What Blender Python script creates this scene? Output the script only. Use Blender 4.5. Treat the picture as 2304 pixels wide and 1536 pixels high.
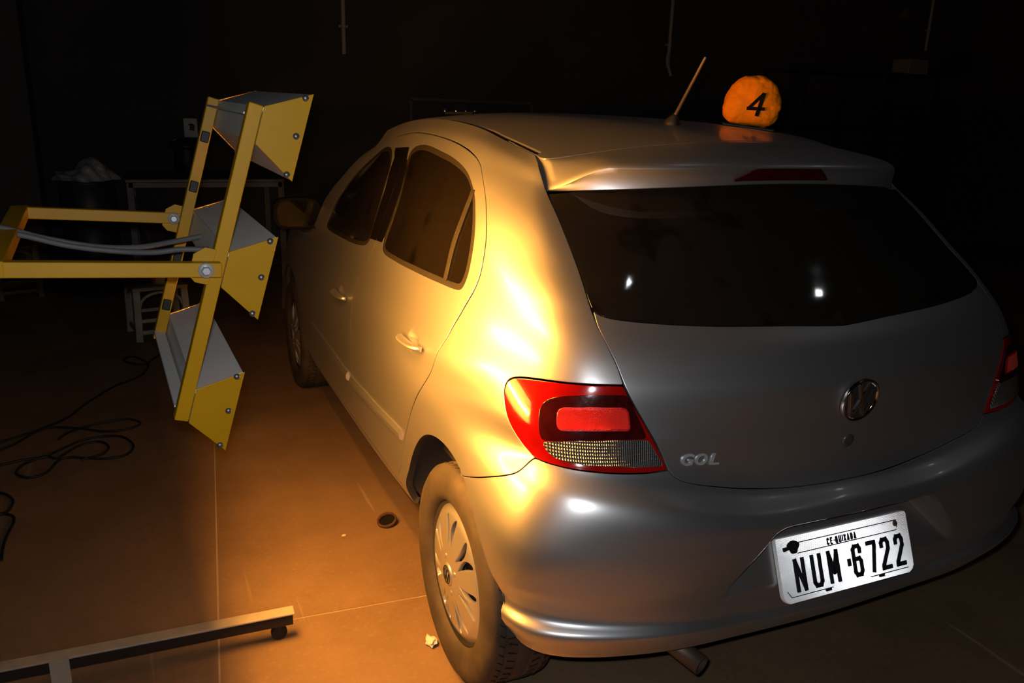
import bpy, bmesh, math, random
import numpy as np
from mathutils import Vector, Matrix, kdtree
from mathutils.geometry import delaunay_2d_cdt
random.seed(4); rng=np.random.default_rng(7)
scene=bpy.context.scene; COL=scene.collection
for o in list(bpy.data.objects): bpy.data.objects.remove(o)
PI=math.pi
# ------------------------------------------------------------------ camera
CAM=np.array([-1.43577872,-1.17549435,1.45627706])
RC=np.array([[0.91328718, -0.40610551, 0.03138227], [0.08407902, 0.26334925, 0.9610296], [0.39854391, 0.87505742, -0.27465845]])            # rows: right, up, forward
cam=bpy.data.cameras.new('camera'); cam.sensor_width=36; cam.lens=1797.4444/2304*36; cam.clip_start=.02; cam.clip_end=60
co=bpy.data.objects.new('camera',cam); COL.objects.link(co)
m3=Matrix((RC[0],RC[1],-RC[2])).transposed()
co.matrix_world=Matrix.Translation(CAM)@m3.to_4x4()
scene.camera=co
# ------------------------------------------------------------------ world, exposure, flash
w=bpy.data.worlds.new('night'); scene.world=w; w.use_nodes=True
w.node_tree.nodes['Background'].inputs[0].default_value=(.5,.55,.7,1)
w.node_tree.nodes['Background'].inputs[1].default_value=.0006
scene.view_settings.view_transform='Standard'; scene.view_settings.look='None'
scene.view_settings.exposure=0; scene.view_settings.gamma=1; scene.view_settings.use_curve_mapping=False
def area(name,loc,dirv,sx,sy,power,col,ydir=None,shape='RECTANGLE',spread=PI):
    l=bpy.data.lights.new(name,'AREA'); l.shape=shape; l.size=sx
    if shape in('RECTANGLE','ELLIPSE'): l.size_y=sy
    l.energy=power; l.color=col; l.spread=spread
    o=bpy.data.objects.new(name,l); COL.objects.link(o)
    z=-Vector(dirv).normalized(); y=Vector(ydir) if ydir is not None else Vector((0,0,1))
    x=y.cross(z).normalized(); y=z.cross(x)
    o.matrix_world=Matrix.Translation(loc)@Matrix((x,y,z)).transposed().to_4x4()
    return o
FLASH_POWER=13.0; TUBE_STRENGTH=850.0; AMBER=(1.0,.41,.062)
area('flash_light',CAM+RC[1]*.032-RC[0]*.022+RC[2]*.03,RC[2],.035,.02,FLASH_POWER,(.93,.96,1.0),ydir=RC[1])
# ------------------------------------------------------------------ helpers
def tag(o,label=None,cat=None,group=None,kind=None):
    if label: o['label']=label
    if cat: o['category']=cat
    if group: o['group']=group
    if kind: o['kind']=kind
    return o
def link(name,me,mat=None,parent=None):
    o=bpy.data.objects.new(name,me); COL.objects.link(o)
    if mat is not None:
        for m in (mat if isinstance(mat,(list,tuple)) else [mat]): me.materials.append(m)
    if parent is not None: o.parent=parent
    return o
def empty(name,loc,label,cat,group=None):
    o=bpy.data.objects.new(name,None); COL.objects.link(o); o.location=loc; o.empty_display_size=.1
    return tag(o,label,cat,group)
class MB:
    """collects shapes for ONE mesh"""
    def __init__(s): s.v=[];s.f=[];s.sm=[]
    def add(s,v,f,smooth=False):
        k=len(s.v); s.v+=[tuple(map(float,p)) for p in v]; s.f+=[tuple(i+k for i in q) for q in f]; s.sm+=[smooth]*len(f); return s
    def box(s,c,d,R=None,taper=1.0):
        c=np.array(c,float);d=np.array(d,float)/2;R=np.eye(3) if R is None else np.array(R)   # rows = axes
        v=[]
        for z in(-1,1):
            for y in(-1,1):
                for x in(-1,1):
                    t=taper if z>0 else 1
                    v.append(c+x*d[0]*t*R[0]+y*d[1]*t*R[1]+z*d[2]*R[2])
        return s.add(v,[(0,2,3,1),(4,5,7,6),(0,1,5,4),(2,6,7,3),(0,4,6,2),(1,3,7,5)])
    def bar(s,a,b,wd,ht,up=(0,0,1)):
        a=np.array(a,float);b=np.array(b,float);z=b-a;L=np.linalg.norm(z);z/=L
        x=np.cross(up,z);
        if np.linalg.norm(x)<1e-6:x=np.array([1,0,0])
        x/=np.linalg.norm(x);y=np.cross(z,x)
        return s.box((a+b)/2,(wd,ht,L),(x,y,z))
    def tube(s,path,r,n=10,cap=True,ry=None,ups=None):
        P=np.array(path,float);m=len(P);r=np.broadcast_to(np.array(r,float),(m,));ry=r if ry is None else np.broadcast_to(np.array(ry,float),(m,))
        T=np.gradient(P,axis=0);T/=np.linalg.norm(T,axis=1)[:,None]+1e-12
        u=np.array([0,0,1.]) if abs(T[0][2])<.9 else np.array([1.,0,0])
        v=[];
        for i in range(m):
            if ups is not None:u=np.array(ups[i] if np.ndim(ups[0]) else ups,float)
            x=np.cross(u,T[i]);x/=np.linalg.norm(x)+1e-12;y=np.cross(T[i],x);u=y
            for k in range(n):
                a=2*PI*k/n;v.append(P[i]+x*math.cos(a)*r[i]+y*math.sin(a)*ry[i])
        f=[(i*n+k,i*n+(k+1)%n,(i+1)*n+(k+1)%n,(i+1)*n+k) for i in range(m-1) for k in range(n)]
        s.add(v,f,True)
        if cap: s.add(v[:n],[tuple(range(n))[::-1]]);s.add(v[-n:],[tuple(range(n))])
        return s
    def lathe(s,prof,c=(0,0,0),ax=(0,0,1),n=32,a0=0,a1=2*PI,smooth=True):
        """prof: (radius, height along axis)"""
        ax=np.array(ax,float);ax/=np.linalg.norm(ax);h=np.array([0,0,1.]) if abs(ax[2])<.9 else np.array([1.,0,0])
        x=np.cross(h,ax);x/=np.linalg.norm(x);y=np.cross(ax,x);c=np.array(c,float)
        full=abs(a1-a0-2*PI)<1e-6;m=n if full else n+1
        v=[c+r*(math.cos(a0+(a1-a0)*k/n)*x+math.sin(a0+(a1-a0)*k/n)*y)+h_*ax for r,h_ in prof for k in range(m)]
        f=[]
        for i in range(len(prof)-1):
            for k in range(n):
                k2=(k+1)%m if full else k+1
                f.append((i*m+k,i*m+k2,(i+1)*m+k2,(i+1)*m+k))
        return s.add(v,f,smooth)
    def prism(s,poly,ex,ey,c,ez,h):
        """extrude 2-D polygon (counter-clockwise) by h along ez"""
        ex,ey,ez,c=[np.array(t,float) for t in(ex,ey,ez,c)];n=len(poly)
        b=[c+p[0]*ex+p[1]*ey for p in poly];t=[q+h*ez for q in b]
        return s.add(b+t,[tuple(range(n))[::-1],tuple(range(n,2*n))]+[(i,(i+1)%n,n+(i+1)%n,n+i) for i in range(n)])
    def build(s,name,mat,parent=None,bevel=0,seg=2,recalc=False):
        me=bpy.data.meshes.new(name); me.from_pydata(s.v,[],s.f)
        me.polygons.foreach_set('use_smooth',s.sm)
        if recalc:
            bm=bmesh.new();bm.from_mesh(me);bmesh.ops.remove_doubles(bm,verts=bm.verts,dist=1e-5);bmesh.ops.recalc_face_normals(bm,faces=bm.faces);bm.to_mesh(me);bm.free()
        o=link(name,me,mat,parent)
        if bevel:
            md=o.modifiers.new('bevel','BEVEL');md.width=bevel;md.segments=seg;md.limit_method='ANGLE';md.angle_limit=.6
        return o
# ------------------------------------------------------------------ materials
def mat(name,col,rough=.5,metal=0,coat=0,coat_rough=.03,spec=.5,noise=None,bump=None,emit=None,estr=1,alpha=None):
    """noise=(scale,dark factor,contrast) colour mottling, bump=(scale,strength,distance)"""
    m=bpy.data.materials.new(name);m.use_nodes=True;nt=m.node_tree;b=nt.nodes['Principled BSDF']
    b.inputs['Base Color'].default_value=(*col,1);b.inputs['Roughness'].default_value=rough;b.inputs['Metallic'].default_value=metal
    b.inputs['Coat Weight'].default_value=coat;b.inputs['Coat Roughness'].default_value=coat_rough;b.inputs['Specular IOR Level'].default_value=spec
    if alpha is not None:b.inputs['Alpha'].default_value=alpha
    tc=nt.nodes.new('ShaderNodeTexCoord')
    if noise:
        n=nt.nodes.new('ShaderNodeTexNoise');n.inputs['Scale'].default_value=noise[0];n.inputs['Detail'].default_value=6;n.inputs['Roughness'].default_value=.65
        nt.links.new(tc.outputs['Object'],n.inputs['Vector'])
        r=nt.nodes.new('ShaderNodeMapRange');r.inputs['From Min'].default_value=.5-.5/noise[2];r.inputs['From Max'].default_value=.5+.5/noise[2]
        nt.links.new(n.outputs['Fac'],r.inputs['Value'])
        mx=nt.nodes.new('ShaderNodeMix');mx.data_type='RGBA';dk=noise[1]
        dk=tuple(c*dk for c in col) if not isinstance(dk,tuple) else dk
        mx.inputs['A'].default_value=(*dk,1);mx.inputs['B'].default_value=(*col,1)
        nt.links.new(r.outputs['Result'],mx.inputs['Factor']);nt.links.new(mx.outputs['Result'],b.inputs['Base Color'])
    if bump:
        n=nt.nodes.new('ShaderNodeTexNoise');n.inputs['Scale'].default_value=bump[0];n.inputs['Detail'].default_value=4
        nt.links.new(tc.outputs['Object'],n.inputs['Vector'])
        bp=nt.nodes.new('ShaderNodeBump');bp.inputs['Strength'].default_value=bump[1];bp.inputs['Distance'].default_value=bump[2]
        nt.links.new(n.outputs['Fac'],bp.inputs['Height']);nt.links.new(bp.outputs['Normal'],b.inputs['Normal'])
    if emit:
        b.inputs['Emission Color'].default_value=(*emit,1);b.inputs['Emission Strength'].default_value=estr
    return m
M={}
def paint_mat():
    """silver metallic: two flake lobes (tight and wide) under clear lacquer"""
    m=mat('silver_paint',(.49,.49,.495),.33,.97,coat=.4,coat_rough=.07,noise=(2.2,.93,1.3));nt=m.node_tree;a=nt.nodes['Principled BSDF']
    b=nt.nodes.new('ShaderNodeBsdfPrincipled');b.inputs['Metallic'].default_value=.9;b.inputs['Roughness'].default_value=.56
    nt.links.new(a.inputs['Base Color'].links[0].from_socket,b.inputs['Base Color'])
    s=nt.nodes.new('ShaderNodeMixShader');s.inputs[0].default_value=.38;out=nt.nodes['Material Output']
    nt.links.new(a.outputs[0],s.inputs[1]);nt.links.new(b.outputs[0],s.inputs[2]);nt.links.new(s.outputs[0],out.inputs['Surface']);return m
M['paint']=paint_mat()
M['rim_dark']=mat('seam_dark',(.02,.02,.02),.6)
M['rubber']=mat('black_rubber',(.012,.010,.008),.65,spec=.12,noise=(14,.6,1.5))
M['trim']=mat('black_trim',(.004,.003,.003),.08,spec=.35)
M['well']=mat('wheel_well_black',(.02,.019,.018),.85)
M['tyre']=mat('dusty_tyre_rubber',(.055,.040,.028),.8,noise=(10,.28,2.6),bump=(60,.25,.002))
M['hub']=mat('silver_hubcap_plastic',(.52,.51,.50),.34,.75,coat=.3)
M['chrome']=mat('chrome',(.75,.75,.76),.09,1)
M['steel']=mat('zinc_steel',(.55,.55,.56),.36,.45,noise=(40,.6,1.5))
M['yellow']=mat('yellow_machine_paint',(.46,.235,.001),.42,spec=.25,noise=(9,.82,1.5))
M['hood']=mat('grey_white_enamel',(.62,.62,.60),.42,noise=(7,.86,1.5))
M['reflector_in']=mat('polished_reflector',(.75,.73,.68),.5,.8)
M['bolt']=mat('dull_rivet',(.16,.16,.17),.4,.8)
M['black']=mat('black_plastic',(.010,.010,.010),.5,spec=.3)
M['cable']=mat('grey_cable_sheath',(.10,.10,.105),.6)
M['cord']=mat('black_cord',(.006,.006,.006),.6)
M['red_lens']=mat('red_lens',(.33,.003,.002),.12,coat=1,coat_rough=.01,noise=(25,.7,1.6))
M['dark_lens']=mat('dark_red_field',(.055,.003,.003),.14,coat=1,coat_rough=.01,noise=(60,.3,2.2),bump=(90,.12,.003))
M['refl_red']=mat('red_reflex_panel',(.80,.012,.010),.30,.35,coat=.8,noise=(300,.5,2.5),bump=(420,.5,.002))
M['wood']=mat('old_wood',(.16,.11,.07),.7,noise=(8,.6,2))
M['conc_wall']=mat('dark_plaster',(.055,.05,.05),.9,noise=(1.6,.7,1.6),bump=(30,.2,.004))
M['bar']=mat('dusty_beige_steel',(.42,.36,.28),.55,noise=(10,.6,1.6))
M['bag']=mat('yellow_nylon',(.95,.26,.0),.6,spec=.1,noise=(18,.72,1.8),bump=(24,.5,.006))
M['matt']=mat('matt_black_plastic',(.007,.007,.007),1.0,spec=.0)
M['leg_shade']=mat('channel_shade_brown',(.022,.015,.012),.7,spec=.2)  # dark brown stands in for the shade inside the open leg channel
M['drip']=mat('dull_drip_rubber',(.022,.016,.012),1.0,spec=0)

# ------------------------------------------------------------------ car body surface
# ---- body surface: control net (half body, x = distance from centreline) ----
def zc(y): return 1.461-0.043*(np.abs(y-1.6)/1.0)**2.0*(np.where(y<1.6,1.05,2.3))
XE_Y=np.array([0.2,.5,.64,.93,1.25,1.55,1.8,2.0,2.12,2.4]);XE_X=np.array([.54,.553,.56,.571,.577,.575,.567,.55,.53,.47]);XE_D=np.array([.075,.070,.066,.033,.024,.035,.053,.068,.078,.09])
def roofH(x,y):
    xe=np.interp(y,XE_Y,XE_X);d=np.interp(y,XE_Y,XE_D)
    return zc(y)-d*(np.abs(x)/xe)**2.3
def mkrows():
    f=[1.0,1.0,1.0,.99,.955]       # side width factor for columns 5..9
    def side(W,z5,z9,ys=(.57,1.1,1.8,2.5,3.1),front=None,fz=None,w5=.985):
        zs=np.interp(ys,[ys[0],ys[-1]],[z5,z9])
        ff=[w5,.997,1.0,.99,.955]
        return [(W*ff[i],ys[i],zs[i]) for i in range(5)]
    R=[]
    #A bottom
    R.append([(0,.070,.285),(.30,.072,.292),(.53,.068,.318),(.715,.13,.322),(.775,.25,.325)]+side(.780,.315,.275)+[(.60,3.62,.22),(0,3.76,.22)])
    #B lip
    R.append([(0,.026,.345),(.30,.026,.362),(.55,.022,.397),(.745,.100,.402),(.812,.232,.397)]+side(.806,.345,.305)+[(.64,3.66,.28),(0,3.81,.28)])
    #C crease
    R.append([(0,.034,.366),(.30,.036,.384),(.55,.036,.418),(.738,.118,.423),(.802,.245,.42)]+side(.817,.38,.345)+[(.65,3.68,.36),(0,3.82,.36)])
    #D
    R.append([(0,.010,.50),(.30,.013,.50),(.56,.022,.50),(.755,.11,.50),(.820,.245,.49)]+side(.823,.46,.45)+[(.66,3.70,.45),(0,3.84,.45)])
    #E
    R.append([(0,.0,.575),(.30,.005,.58),(.57,.020,.60),(.768,.106,.605),(.825,.25,.60)]+side(.828,.58,.57)+[(.66,3.69,.56),(0,3.83,.56)])
    #F
    R.append([(0,.012,.625),(.30,.018,.635),(.57,.038,.690),(.740,.130,.71),(.797,.282,.70)]+side(.830,.68,.66)+[(.655,3.66,.63),(0,3.79,.63)])
    #G
    R.append([(0,.070,.672),(.30,.077,.678),(.555,.090,.742),(.714,.163,.760),(.773,.312,.755)]+side(.830,.74,.71)+[(.65,3.64,.67),(0,3.77,.67)])
    #H
    R.append([(0,.070,.80),(.30,.080,.805),(.55,.110,.825),(.717,.190,.83),(.777,.350,.825)]+side(.827,.815,.77)+[(.64,3.60,.70),(0,3.73,.70)])
    #I crease
    R.append([(0,.064,.914),(.30,.080,.919),(.562,.133,.927),(.694,.212,.924),(.766,.365,.912)]+side(.822,.887,.81)+[(.63,3.55,.73),(0,3.68,.735)])
    #J
    R.append([(0,.080,.942),(.30,.096,.947),(.560,.149,.957),(.688,.225,.955),(.759,.375,.942)]+side(.815,.912,.835)+[(.62,3.50,.76),(0,3.62,.77)])
    #K belt
    R.append([(0,.150,1.022),(.30,.175,1.034),(.580,.250,1.060),(.674,.332,1.066),(.728,.465,1.060)]+[(.764,.69,1.05),(.787,1.1,1.03),(.792,1.7,.988),(.788,2.2,.955),(.765,2.50,.925),(.46,2.78,.945),(0,2.88,.955)])
    #L
    R.append([(0,.251,1.118),(.30,.277,1.125),(.568,.346,1.136),(.650,.415,1.144),(.703,.553,1.149)]+[(.739,.78,1.150),(.757,1.15,1.14),(.754,1.72,1.115),(.738,2.16,1.09),(.715,2.39,1.08),(.44,2.64,1.09),(0,2.72,1.10)])
    #M
    R.append([(0,.356,1.222),(.30,.380,1.222),(.560,.450,1.216),(.630,.512,1.226),(.677,.652,1.236)]+[(.705,.85,1.242),(.716,1.20,1.245),(.706,1.72,1.225),(.684,2.06,1.195),(.665,2.27,1.19),(.42,2.48,1.23),(0,2.56,1.24)])
    #N
    R.append([(0,.449,1.318),(.30,.470,1.31),(.552,.544,1.288),(.602,.612,1.301),(.643,.745,1.316)]+[(.660,.92,1.326),(.666,1.24,1.338),(.655,1.70,1.310),(.630,1.96,1.283),(.618,2.15,1.275),(.38,2.33,1.350),(0,2.41,1.362)])
    #N2 shoulder
    R.append([(0,.475,1.372),(.30,.495,1.362),(.541,.568,1.324),(.582,.642,1.337),(.608,.788,1.367),(.619,.92,1.383),(.627,1.25,1.396),(.614,1.66,1.370),(.593,1.90,1.342),(.578,2.06,1.322),(.36,2.25,1.385),(0,2.33,1.396)])
    #O roof edge
    o=[(0,.505),(.30,.525),(.53,.595),(.555,.66),(.565,.80),(.571,.93),(.577,1.25),(.571,1.65),(.562,1.86),(.548,2.02),(.36,2.17),(0,2.25)]
    R.append([(x,y,float(roofH(np.array(x),np.array(y)))) for x,y in o])
    return np.array(R)
NET=mkrows()
NR,NC=NET.shape[:2]
# parameter knots (metres-ish)
UK=np.concatenate([[0],np.cumsum(np.linalg.norm(np.diff(NET[7],axis=0),axis=1))])
VK=np.concatenate([[0],np.cumsum(np.mean(np.linalg.norm(np.diff(NET[:,1:8],axis=0),axis=2),axis=1))])
def natural_d(x,y):
    n=len(x);h=np.diff(x);A=np.zeros((n,n));B=np.zeros_like(y)
    s=np.diff(y,axis=0)/h[:,None]
    for i in range(1,n-1):
        A[i,i-1]=h[i];A[i,i]=2*(h[i-1]+h[i]);A[i,i+1]=h[i-1]
        B[i]=3*(h[i]*s[i-1]+h[i-1]*s[i])
    A[0,0]=1;A[-1,-1]=1;B[0]=0;B[-1]=0
    B[0,0]=s[0,0] if y.shape[1]==3 else 0
    B[-1,0]=s[-1,0]
    return np.linalg.solve(A,B)
DU=np.stack([natural_d(UK,NET[j]) for j in range(NR)])   # dP/du at knots
def _herm(t,h,p0,p1,d0,d1):
    t2=t*t;t3=t2*t
    return (2*t3-3*t2+1)*p0+(t3-2*t2+t)*h*d0+(-2*t3+3*t2)*p1+(t3-t2)*h*d1
def S0(u,v):
    u=np.clip(np.asarray(u,float),0,UK[-1]);v=np.clip(np.asarray(v,float),0,VK[-1])
    i=np.clip(np.searchsorted(UK,u,side='right')-1,0,NC-2);h=(UK[i+1]-UK[i]);t=(u-UK[i])/h
    j=np.clip(np.searchsorted(VK,v,side='right')-1,0,NR-2)
    def rowp(r): return _herm(t[:,None],h[:,None],NET[r,i],NET[r,i+1],DU[r,i],DU[r,i+1])
    # v spline with local finite-difference (pchip-like) tangents
    r0=np.clip(j-1,0,NR-1);r3=np.clip(j+2,0,NR-1)
    P0,P1,P2,P3=rowp(r0),rowp(j),rowp(j+1),rowp(r3)
    h1=(VK[j+1]-VK[j])[:,None];h0=np.where(j>0,VK[j]-VK[r0],1)[:,None];h2=np.where(j<NR-2,VK[r3]-VK[j+1],1)[:,None]
    s0=(P1-P0)/h0;s1=(P2-P1)/h1;s2=(P3-P2)/h2
    def mon(a,b,ha,hb):
        return (a*hb+b*ha)/(ha+hb)
    d1=np.where((j>0)[:,None],mon(s0,s1,h0,h1),s1);d2=np.where((j<NR-2)[:,None],mon(s1,s2,h1,h2),s1)
    tv=((v-VK[j])[:,None])/h1
    return _herm(tv,h1,P1,P2,d1,d2)

# seam and feature outlines in surface parameters (u along the plan outline, v up the section)
UV={"gate":[[0.676,1.269],[0.617,1.224],[0.587,1.157],[0.586,1.061],[0.583,0.92],[0.578,0.843],[0.577,0.79],[0.592,0.743],[0.598,0.683],[0.577,0.627],[0.544,0.553],[0.49,0.472]],"gatebot":[[0.49,0.472],[0.477,0.46],[0.457,0.454],[0.429,0.452],[0.357,0.453],[0.258,0.454],[0.134,0.45],[0.018,0.444]],"glassbot":[[0.576,0.8],[0.571,0.789],[0.559,0.782],[0.517,0.776],[0.429,0.778],[0.343,0.782],[0.245,0.79],[0.15,0.795]],"light":[[0.578,0.623],[0.61,0.623],[0.656,0.623],[0.727,0.623],[0.774,0.622],[0.824,0.62],[0.854,0.616],[0.87,0.61],[0.88,0.6],[0.882,0.586],[0.879,0.57],[0.867,0.543],[0.857,0.509],[0.842,0.472],[0.799,0.454],[0.747,0.452],[0.681,0.45],[0.602,0.452],[0.541,0.458],[0.489,0.471],[0.521,0.512],[0.554,0.579]],"l_field":[[0.571,0.605],[0.612,0.605],[0.667,0.603],[0.712,0.599],[0.736,0.595],[0.757,0.588],[0.767,0.578],[0.769,0.566],[0.766,0.545],[0.764,0.524],[0.762,0.509],[0.693,0.521],[0.618,0.528],[0.544,0.531],[0.557,0.566]],"l_refl":[[0.718,0.579],[0.655,0.584],[0.581,0.585],[0.576,0.582],[0.576,0.566],[0.577,0.546],[0.617,0.545],[0.673,0.542],[0.716,0.538],[0.723,0.542],[0.725,0.557],[0.727,0.574]],"l_clear":[[0.76,0.505],[0.693,0.518],[0.618,0.525],[0.542,0.528],[0.525,0.504],[0.506,0.48],[0.561,0.472],[0.62,0.468],[0.67,0.465],[0.716,0.468],[0.74,0.473],[0.756,0.485]],"bumpseam":[[0.801,0.454],[0.819,0.445],[0.83,0.423],[0.85,0.408],[0.877,0.396],[0.936,0.375],[1.002,0.349],[1.051,0.325]],"rdoor":[[1.91,1.238],[1.597,1.23],[1.383,1.227],[1.196,1.221],[1.032,1.21],[0.967,1.197],[0.932,1.171],[0.918,1.105],[0.925,1.004],[0.941,0.933],[0.965,0.861],[0.985,0.823],[1.012,0.782],[1.073,0.733],[1.14,0.694],[1.193,0.65],[1.195,0.609],[1.22,0.556],[1.275,0.455],[1.396,0.342],[1.469,0.253],[1.494,0.188]],"bseam":[[1.91,1.238],[1.875,1.195],[1.825,1.11],[1.843,0.984],[1.913,0.874],[1.983,0.798],[2.021,0.725],[2.055,0.636],[2.096,0.521],[2.118,0.421],[2.094,0.342],[2.098,0.279],[2.157,0.201],[2.131,0.116]],"rwin":[[1.871,1.2],[1.685,1.198],[1.398,1.191],[1.132,1.184],[1.015,1.164],[0.976,1.116],[0.972,1.027],[0.987,0.931],[1.022,0.846],[1.05,0.797],[1.077,0.781],[1.102,0.779],[1.179,0.783],[1.395,0.787],[1.669,0.791],[1.889,0.804],[1.865,0.836],[1.786,0.926],[1.74,1.023],[1.759,1.112]],"rdiv":[[0.984,1.098],[1.013,1.049],[1.055,0.979],[1.099,0.901],[1.139,0.834],[1.164,0.795]],"fwin":[[2.147,1.207],[2.609,1.2],[3.034,1.17],[3.06,1.082],[2.962,0.96],[3.028,0.881],[3.062,0.823],[2.975,0.806],[2.444,0.806],[2.062,0.804],[2.046,0.816],[2.004,0.9],[1.966,1.02],[2.005,1.144]],"ftop":[[1.91,1.238],[2.341,1.252],[3.026,1.263],[3.428,1.109],[3.311,1.016],[3.185,0.927],[3.228,0.872],[3.266,0.834]],"fenderseam":[[3.266,0.834],[3.265,0.779],[3.065,0.666],[3.101,0.584],[3.127,0.48],[3.106,0.338],[3.07,0.217],[3.014,0.131]],"mold":[[2.893,0.244],[2.51,0.244],[2.188,0.235],[2.145,0.235],[1.865,0.25],[1.648,0.254],[1.482,0.258]],"rhandle":[[1.467,0.599],[1.406,0.593],[1.33,0.595],[1.267,0.603]],"rdish":[[1.376,0.6]],"fhandle":[[2.305,0.541],[2.232,0.54],[2.163,0.54]],"fdish":[[2.24,0.538]],"emblem":[[0.013,0.574]],"lock":[[0.003,0.505]],"gol":[[0.462,0.487],[0.359,0.495],[0.468,0.504]],"fuel":[[0.849,0.404]]}
VMAX=float(VK[-1])
# dents (u,v,radius,depth) for the handle bowls; the licence-plate recess is cut in below
DENTS=[(UV['rdish'][0][0],UV['rdish'][0][1]+.008,.046,.016),(UV['fdish'][0][0],UV['fdish'][0][1]+.008,.046,.016)]
PT=.40; PLC=np.array([.006,.028,.47])      # plate tilt and centre
def sstep(a,b,x): t=np.clip((x-a)/(b-a),0,1); return t*t*(3-2*t)
def S(u,v):
    u=np.asarray(u,float);v=np.asarray(v,float);P=S0(u,v)
    k=u<.62
    if k.any():
        x,y,z=P[k,0],P[k,1],P[k,2]
        yp=.040+math.tan(PT)*(z-PLC[2])
        xb=.235+(.60-z)*.95
        wt=sstep(.008,-.042,x-xb)*sstep(.605,.572,z)*sstep(.375,.40,z)*(v[k]<.40)
        P[k,1]=y+wt*(np.maximum(yp,y)-y)
    for du,dv,r,d in DENTS:
        q=((u-du)/r)**2+((v-dv)/r)**2;k=q<1
        if k.any(): P[k,0]-=d*(1-q[k])**1.5
    return P
def N(u,v,e=1.5e-3):
    n=np.cross(S(u+e,v)-S(u-e,v),S(u,v+e)-S(u,v-e));ln=np.linalg.norm(n,axis=1)[:,None]
    return n/(ln+1e-12)
def roofS(u,v): return np.stack([u,v,roofH(np.asarray(u),np.asarray(v))],1)
def roofN(u,v,e=2e-3):
    n=np.cross(roofS(u+e,v)-roofS(u-e,v),roofS(u,v+e)-roofS(u,v-e));return n/np.linalg.norm(n,axis=1)[:,None]
_uu=np.linspace(.75,4.3,220);_vv=np.linspace(0,VMAX,130);_G=S(np.repeat(_uu,130),np.tile(_vv,220))
def uv_yz(y,z):
    i=np.argmin((_G[:,1]-y)**2+(_G[:,2]-z)**2);u,v=_uu[i//130],_vv[i%130]
    for _ in range(8):
        p=S([u,u+1e-4,u],[v,v,v+1e-4]);J=np.array([(p[1]-p[0])[1:],(p[2]-p[0])[1:]]).T/1e-4;r=np.array([y,z])-p[0,1:]
        try:d=np.linalg.solve(J,r)
        except Exception:break
        d=np.clip(d,-.05,.05);u+=d[0];v=min(max(v+d[1],0),VMAX)
    return [u,v]
def curve(pts,step=.012,smooth=1):
    P=np.array(pts,float)
    if len(P)<3:
        n=max(2,int(np.linalg.norm(P[-1]-P[0])/step)+1);t=np.linspace(0,1,n)[:,None];return P[0]*(1-t)+P[-1]*t
    for _ in range(smooth): P[1:-1]=.25*P[:-2]+.5*P[1:-1]+.25*P[2:]
    Q=np.vstack([2*P[0]-P[1],P,2*P[-1]-P[-2]]);out=[]
    for i in range(1,len(Q)-2):
        n=max(2,int(np.linalg.norm(Q[i+1]-Q[i])/step)+1);t=np.linspace(0,1,n,endpoint=False)[:,None]
        a,b,c,d=Q[i-1:i+3]
        out.append(.5*((2*b)+(-a+c)*t+(2*a-5*b+4*c-d)*t**2+(-a+3*b-3*c+d)*t**3))
    return np.vstack(out+[P[-1:]])
def closed(pts,step=.01,smooth=1):
    P=np.array(pts,float)
    for _ in range(smooth): P=.25*np.roll(P,1,0)+.5*P+.25*np.roll(P,-1,0)
    Q=np.vstack([P[-1:],P,P[:2]]);out=[]
    for i in range(1,len(Q)-2):
        n=max(1,int(np.linalg.norm(Q[i+1]-Q[i])/step));t=np.linspace(0,1,n,endpoint=False)[:,None];a,b,c,d=Q[i-1:i+3]
        out.append(.5*((2*b)+(-a+c)*t+(2*a-5*b+4*c-d)*t**2+(-a+3*b-3*c+d)*t**3))
    return np.vstack(out)
def tight(pts,step=.004,n=3):
    P=np.array(pts,float);P=P if sarea(P)>0 else P[::-1];o=[]
    for a,b in zip(P,np.roll(P,-1,0)):
        k=max(1,int(np.linalg.norm(b-a)/step));o+=[a+(b-a)*t for t in np.linspace(0,1,k,endpoint=False)]
    o=np.array(o)
    for _ in range(n):o=.25*np.roll(o,1,0)+.5*o+.25*np.roll(o,-1,0)
    return o
def join(curves):
    P=np.vstack(curves);keep=[0]
    for i in range(1,len(P)):
        if np.linalg.norm(P[i]-P[keep[-1]])>1.5e-3: keep.append(i)
    if np.linalg.norm(P[keep[-1]]-P[0])<1.5e-3: keep.pop()
    return P[keep]
def sarea(P): return .5*np.sum(P[:,0]*np.roll(P[:,1],-1)-np.roll(P[:,0],-1)*P[:,1])
def inset(P,g,sym=False):
    a=np.roll(P,1,0);b=np.roll(P,-1,0)
    d1=P-a;d2=b-P;d1/=np.linalg.norm(d1,axis=1)[:,None]+1e-12;d2/=np.linalg.norm(d2,axis=1)[:,None]+1e-12
    n1=np.stack([-d1[:,1],d1[:,0]],1);n2=np.stack([-d2[:,1],d2[:,0]],1);m=n1+n2;m/=np.linalg.norm(m,axis=1)[:,None]+1e-12
    c=np.clip((m*n1).sum(1),.45,1);Q=P+m*(g/c)[:,None]
    if sym:
        k=P[:,0]<1e-4;Q[k,0]=0
        j=np.where(k)[0]
        for i in j:      # keep the end of the centre line on the offset curve
            o=(i-1)%len(P) if not k[(i-1)%len(P)] else ((i+1)%len(P) if not k[(i+1)%len(P)] else None)
            Q[i,1]=P[i,1]+(0 if o is None else (n2[i,1] if o==(i+1)%len(P) else n1[i,1])*g)
    return Q
def inside(P,q):
    x,y=q[:,0],q[:,1];r=np.zeros(len(q),bool);a=P;b=np.roll(P,-1,0)
    for (x0,y0),(x1,y1) in zip(a,b):
        if y0==y1:continue
        k=(y0>y)!=(y1>y);r^=k&(x<(x1-x0)*(y-y0)/(y1-y0)+x0)
    return r
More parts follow.
